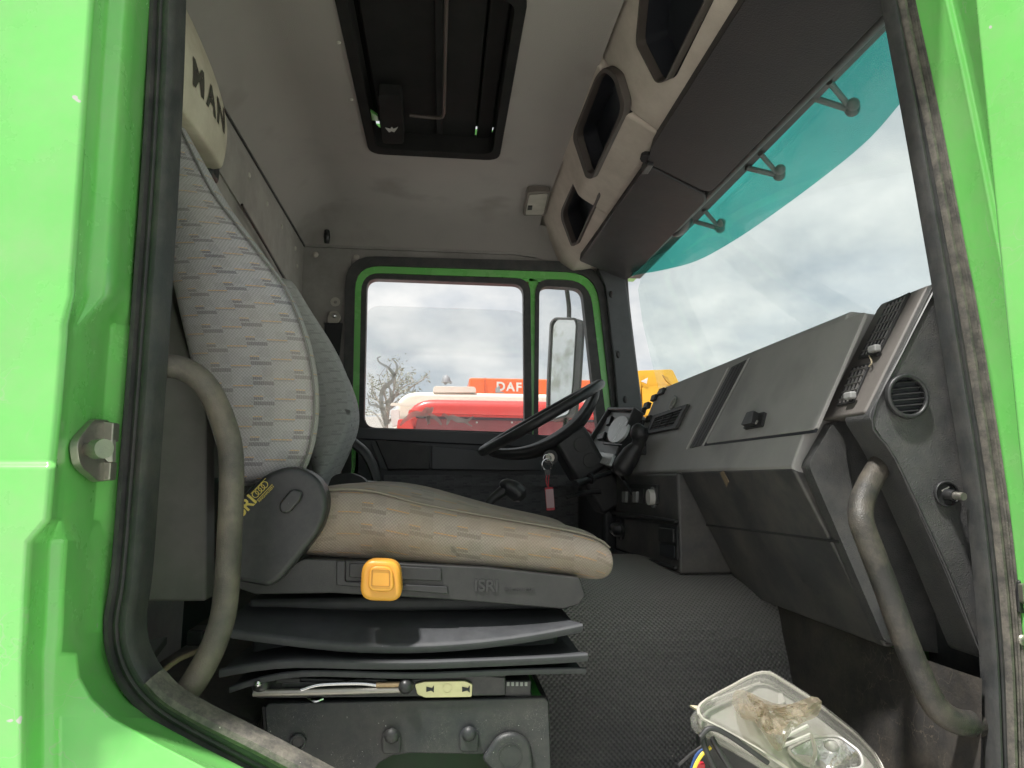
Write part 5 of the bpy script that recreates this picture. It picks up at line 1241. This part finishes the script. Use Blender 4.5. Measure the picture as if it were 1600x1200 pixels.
IB = slab('indicator_reflector', H(roundpoly([(1118, 1098), (1190, 1068), (1222, 1082), (1228, 1100), (1140, 1130), (1112, 1118)], 5), -.010), hn, .004, 0, HLW, HL, bevel=.002)
for a, b in (((1112, 1095), (1188, 1068)), ((1188, 1068), (1190, 1082)), ((1222, 1166), (1266, 1148)), ((1226, 1152), (1262, 1134))):
    tube('bezel_rib', H([a, b], -.006), .0028, mat('bright_rib', (.62, .61, .58), .3), HL, smoothpath=False, sides=6)
rf = roundpoly([(1228, 1172), (1268, 1152), (1310, 1150), (1345, 1176), (1350, 1200), (1300, 1206), (1255, 1194)], 12, 6)
ro_ = H(rf, -.008); rc_ = sum(ro_, Vector()) / len(ro_)
v, f = grid([ro_, [p.lerp(rc_, .35) + hn * -.018 for p in ro_], [p.lerp(rc_, .75) + hn * -.030 for p in ro_], [p.lerp(rc_, .97) + hn * -.032 for p in ro_]], close_u=True)
mk('main_reflector', v, f, HLC, HL, smooth=60)
tube('reflector_rim', ro_, .0025, HLW, HL, closed=True, n=2, sides=6)
dome('bulb_shield', AP(1298, 1164, cen + hn * -.02, hn), hn, .011, .008, HLW, HL)
tube('reflector_divider', H([(1268, 1148), (1274, 1176), (1268, 1196)], .0), .003, HLW, HL, sides=6)
v, f = grid([[p.lerp(cen, .01) + hn * -.024 for p in rim], [p.lerp(cen, .06) + hn * -.09 for p in rim], [p.lerp(cen, .35) + hn * -.20 for p in rim], [p.lerp(cen, .6) + hn * -.32 for p in rim]], close_u=True)
f.append(tuple(range(len(v) - len(rim), len(v))))
mk('housing', v, f, BLACKP, HL, bevel=.004)
for (x0, y0, x1, y1) in ((1098, 1150, 1118, 1205), (1112, 1152, 1150, 1215)):
    tube('housing_rib', [A(x0, y0, .945), A((x0 + x1) / 2 - 6, (y0 + y1) / 2 - 8, .94), A(x1, y1, .94)], .004, GREYP, HL, sides=8)
tube('housing_lip', [A(1094, 1152, .935), A(1110, 1138, .935), A(1140, 1150, .933), A(1200, 1192, .93)], .0035, GREYP, HL)
tube('wire', [A(1110, 1168, .945), A(1096, 1180, .94), A(1084, 1204, .94), A(1080, 1240, .94)], .0026, mat('yellow_wire', (.75, .55, .06), .5), HL, sides=6)
tube('wire', [A(1104, 1168, .95), A(1090, 1178, .95), A(1082, 1196, .95), A(1076, 1220, .95)], .0022, mat('blue_wire', (.03, .07, .20), .5), HL, sides=6)
tube('wire', [A(1100, 1164, .955), A(1078, 1180, .955), A(1060, 1196, .955)], .0022, DKMET, HL, sides=6)
slab('connector', PL([(1086, 1190), (1100, 1190), (1100, 1215), (1086, 1215)], .95), NY, .006, .006, REDTAG, HL, bevel=.002)
slab('lens_tab', H([(1078, 1103), (1090, 1104), (1094, 1110), (1086, 1108)], .0), hn, .002, .002, mat('tan_tab', (.5, .44, .3), .6), HL, bevel=0)

# crumpled clear bag on the lens
BG = [(1144, 1098), (1150, 1078), (1172, 1082), (1206, 1098), (1236, 1100), (1268, 1088), (1284, 1096), (1278, 1118), (1262, 1126), (1246, 1134), (1232, 1150), (1222, 1172), (1210, 1170), (1196, 1150), (1178, 1128), (1158, 1122)]
cb = Vector((1204, 1112, 0))
BO = catmull([Vector((x, y, 0)) for x, y in BG], 2, closed=True)
def crump(x, y):
    a_ = abs(mnoise.noise(Vector((x * .030, y * .038, 2.3)))); b_ = abs(mnoise.noise(Vector((x * .075, y * .09, 7.1)))); c_ = abs(mnoise.noise(Vector((x * .17, y * .2, 4.4))))
    return .052 * (1 - 2 * a_) + .026 * (1 - 2 * b_)
rows = []
for i in range(8):
    k_ = 1 - i / 7 * .96
    rows.append([AP(cb.x + (p.x - cb.x) * k_, cb.y + (p.y - cb.y) * k_, cen + hn * max(.033, .036 + crump(cb.x + (p.x - cb.x) * k_, cb.y + (p.y - cb.y) * k_) * (.35 + .65 * min(1, (1 - k_) * 3))), hn) for p in BO])
v, f = grid(rows, close_u=True)
bg_ = mk('plastic_bag', v, f, BAGM, None)
bg_['label'] = 'crumpled clear plastic wrapper lying on the loose headlamp'; bg_['category'] = 'plastic wrapper'

# ================================================================== outside: neighbouring vehicles and tree
def cabbox(nm, label, cat, px0, px1, ptop, Y, depth, body, glassm, rnd, base_z=-1.2, slope=0.0, win=None):
    t = thing(nm, (A((px0 + px1) / 2, ptop, Y).x, Y + depth / 2, -2.0), label, cat)
    p0 = A(px0, ptop, Y); p1 = A(px1, ptop, Y)
    z1 = p0.z; x0, x1 = p0.x, p1.x
    prof = roundpoly([(x0, base_z), (x0 + slope, z1), (x1, z1 - .0), (x1, base_z)], [0, rnd, rnd, 0], 8)
    c = len(prof)
    vs = [(x, Y, z) for x, z in prof] + [(x, Y + depth, z) for x, z in prof]
    fs = [tuple(range(c)), tuple(range(2 * c - 1, c - 1, -1))] + [(i, (i + 1) % c, c + (i + 1) % c, c + i) for i in range(c)]
    mk('body', vs, fs, body, t, bevel=.06, seg=4)
    for (wx, wy) in ((x0 + .6, Y + .1), (x1 - .6, Y + .1), (x0 + .6, Y + depth - .4), (x1 - .6, Y + depth - .4)):
        wl = disc('wheel', (wx, wy, -1.5), NY, .5, .3, mat('tyre_rubber', (.02, .02, .02), .8), t, sides=24, bevel=.03)
        disc('hub', (wx, wy - .3, -1.5), NY, .2, .02, mat('wheel_hub', (.4, .4, .4), .5), wl, sides=16, bevel=.005)
    box('chassis', (x0 + .2, Y + .3, -1.5), (x1 - .2, Y + depth - .3, -1.15), DKMET, t, bevel=.02)
    return t, x0, x1, z1
REDM = mat('red_truck_paint', (0.62, 0.055, 0.045), 0.35, var=.05, vscale=3, coat=.4)
CREAMM = mat('cream_truck_paint', (0.72, 0.68, 0.58), 0.4, var=.06, vscale=2)
ORNGM = mat('orange_truck_paint', (0.78, 0.13, 0.025), 0.35, var=.05, vscale=2, coat=.3)
YELM = mat('yellow_machine_paint', (0.70, 0.40, 0.03), 0.5, var=.1, vscale=3)
DKG = mat('dark_truck_glass', (0.05, 0.03, 0.04), 0.15, var=.1)
t, x0, x1, z1 = cabbox('red_truck', 'red truck cab parked right beside the driver door', 'truck', 612, 968, 622, 5.4, 2.2, REDM, DKG, .22, slope=.12)
def frontslab(nm, px, Y, m_, par, t=.02, r=4): return slab(nm, PL(roundpoly(px, r), Y), NY, t, 0, m_, par, bevel=.004)
frontslab('roof_lip', [(640, 641), (962, 650), (962, 654), (638, 646)], 5.37, REDM, t, .05, 1)
frontslab('windscreen', [(652, 653), (960, 661), (966, 728), (640, 720)], 5.38, mat('red_tinted_glass', (0.30, 0.07, 0.075), 0.2, var=.15), t, .02, 6)
frontslab('wiper_strip', [(650, 650), (962, 657), (962, 661), (650, 654)], 5.36, DKG, t, .02, 1)
for x in (700, 745, 800, 850): dome('marker_lamp', A(x, 660, 5.35), NY, .008, .006, WHITEP, t, sides=10)
frontslab('side_panel', [(622, 655), (648, 655), (640, 720), (614, 720)], 5.37, REDM, t, .02, 4)
t, x0, x1, z1 = cabbox('cream_truck', 'cream white truck with low roof box behind the red cab', 'truck', 606, 962, 611, 8.2, 2.4, CREAMM, DKG, .28, slope=.10)
frontslab('roof_box', [(678, 605), (742, 606), (744, 615), (676, 615)], 8.3, CREAMM, t, .1, 4)
frontslab('roof_lip', [(612, 630), (958, 641), (958, 644), (610, 634)], 8.16, CREAMM, t, .05, 1)
frontslab('side_mirror', [(611, 642), (624, 640), (626, 664), (613, 668)], 8.0, WHITEP, t, .1, 3)
dome('roof_beacon', A(697, 598, 8.3), (0, 0, 1), .06, .10, mat('grey_beacon', (.25, .26, .27), .5), t, sides=10)
tube('roof_aerial', [A(694, 600, 8.3), A(700, 596, 8.3), A(706, 598, 8.3)], .02, mat('grey_beacon', (.25, .26, .27), .5), t, sides=6)
t, x0, x1, z1 = cabbox('orange_truck', 'tall orange truck with white lettering on its roof panel', 'truck', 733, 972, 590, 11.0, 2.6, ORNGM, DKG, .04)
text('lettering', 'DAF', .20, A(795, 605, 10.93), (1, 0, -.02), (0, 0, 1), WHITEP, t, ext=.01, bold=.006, spacing=1.2)
frontslab('roof_seam', [(757, 590), (758.5, 590), (758.5, 640), (757, 640)], 10.97, mat('orange_seam', (.45, .07, .02), .5), t, .01, 0)
frontslab('roof_horn', [(774, 607), (781, 603), (781, 612), (788, 614), (774, 614)], 10.8, mat('grey_beacon', (.25, .26, .27), .5), t, .05, 1)
# yellow machine through the windscreen
YM = thing('yellow_machine', (A(1020, 620, 13).x, 13.5, -2.0), 'yellow machine body showing above the dashboard through the windscreen', 'machine')
frontslab('body', [(986, 584), (1040, 582), (1052, 606), (1090, 612), (1110, 860), (960, 860), (975, 640)], 13.0, YELM, YM, .4, 4)
frontslab('panel', [(1002, 606), (1046, 602), (1050, 640), (1004, 650)], 12.55, YELM, YM, .04, 2)
frontslab('cab_pillar', [(986, 584), (1000, 584), (1000, 660), (976, 660)], 12.55, YELM, YM, .06, 2)
frontslab('torn_flap', [(1001, 596), (1012, 590), (1010, 600)], 12.5, WHITEP, YM, .02, 0)
frontslab('torn_flap', [(1034, 586), (1042, 590), (1050, 604), (1040, 596)], 12.5, mat('yellow_shade', (.5, .27, .02), .6), YM, .05, 0)
# white low wall of a parked trailer, far left through the window
TRL = thing('white_trailer', (A(590, 660, 20).x, 21, -2.0), 'low white trailer side far behind the tree', 'trailer')
frontslab('side', [(520, 652), (618, 652), (618, 690), (520, 690)], 20, WHITEP, TRL, .2, 1)
frontslab('rail', [(520, 646), (618, 647), (618, 649), (520, 648)], 20, WHITEP, TRL, .1, 0)

# tree: tapered trunk, limbs, sparse leaves
TR = thing('sparse_tree', (A(606, 700, 16).x, 16, -2.0), 'sparse tree with thin leafy branches beyond the parked trucks', 'tree')
BARK = mat('tree_bark', (.30, .28, .25), .9, var=.2, vscale=10)
LEAF = mat('tree_leaves', (.27, .28, .22), .7, var=.3, vscale=3)
base = Vector((A(604, 700, 16).x, 16, -2.0)); top = A(606, 625, 16)
limb_pts = []
tube('trunk', [base, base.lerp(top, .4) + Vector((.08, 0, 0)), base.lerp(top, .75) + Vector((-.05, 0, 0)), top], [.12, .09, .06, .04], BARK, TR, sides=10)
rnd = random.Random(5)
tips = [(585, 590), (592, 570), (604, 555), (618, 560), (630, 555), (636, 575), (650, 578), (668, 570), (660, 600), (640, 605), (578, 610), (572, 635), (580, 575), (648, 590), (625, 590), (586, 620)]
bv, bf = [], []
for (x, y) in tips:
    y = 668 - (668 - y) * .82
    e = A(x, y, 16 + rnd.uniform(-.8, .8))
    st = base.lerp(top, rnd.uniform(.8, 1.0))
    mid = st.lerp(e, .5) + Vector((rnd.uniform(-.12, .12), rnd.uniform(-.2, .2), rnd.uniform(-.05, .15)))
    b_ = tube('limb', [st, mid, e], [.034, .020, .007], BARK, TR, sides=6, n=5)
    for k_ in range(5):
        p = mid.lerp(e, rnd.uniform(0, 1)); d_ = Vector((rnd.uniform(-.4, .4), rnd.uniform(-.4, .4), rnd.uniform(0, .45)))
        limb_pts.append((p, p + d_ * .8))
        # twig as thin prism
        n0 = len(bv); sd = Vector((.008, 0, 0)); 
        bv += [p - sd, p + sd, p + Vector((0, .012, 0)), p + d_ * .8]
        bf += [(n0, n0 + 1, n0 + 3), (n0 + 1, n0 + 2, n0 + 3), (n0 + 2, n0, n0 + 3)]
    limb_pts.append((mid, e))
tw = mk('twigs', bv, bf, BARK, TR); tw['kind'] = 'stuff'
lv, lf = [], []
for (a, b) in limb_pts:
    for k_ in range(11):
        p = a.lerp(b, rnd.random()) + Vector((rnd.gauss(0, .05), rnd.gauss(0, .08), rnd.gauss(0, .05)))
        u_ = Vector((rnd.uniform(-1, 1), rnd.uniform(-1, 1), rnd.uniform(-1, 1))).normalized() * rnd.uniform(.02, .05)
        w_ = Vector((rnd.uniform(-1, 1), rnd.uniform(-1, 1), rnd.uniform(-1, 1))).normalized() * rnd.uniform(.012, .025)
        n0 = len(lv); lv += [p - u_, p + w_, p + u_, p - w_]; lf.append((n0, n0 + 1, n0 + 2, n0 + 3))
lo = mk('crown', lv, lf, LEAF, TR); lo['kind'] = 'stuff'
for o in bpy.data.objects:
    if '_abs' in o: del o['_abs']
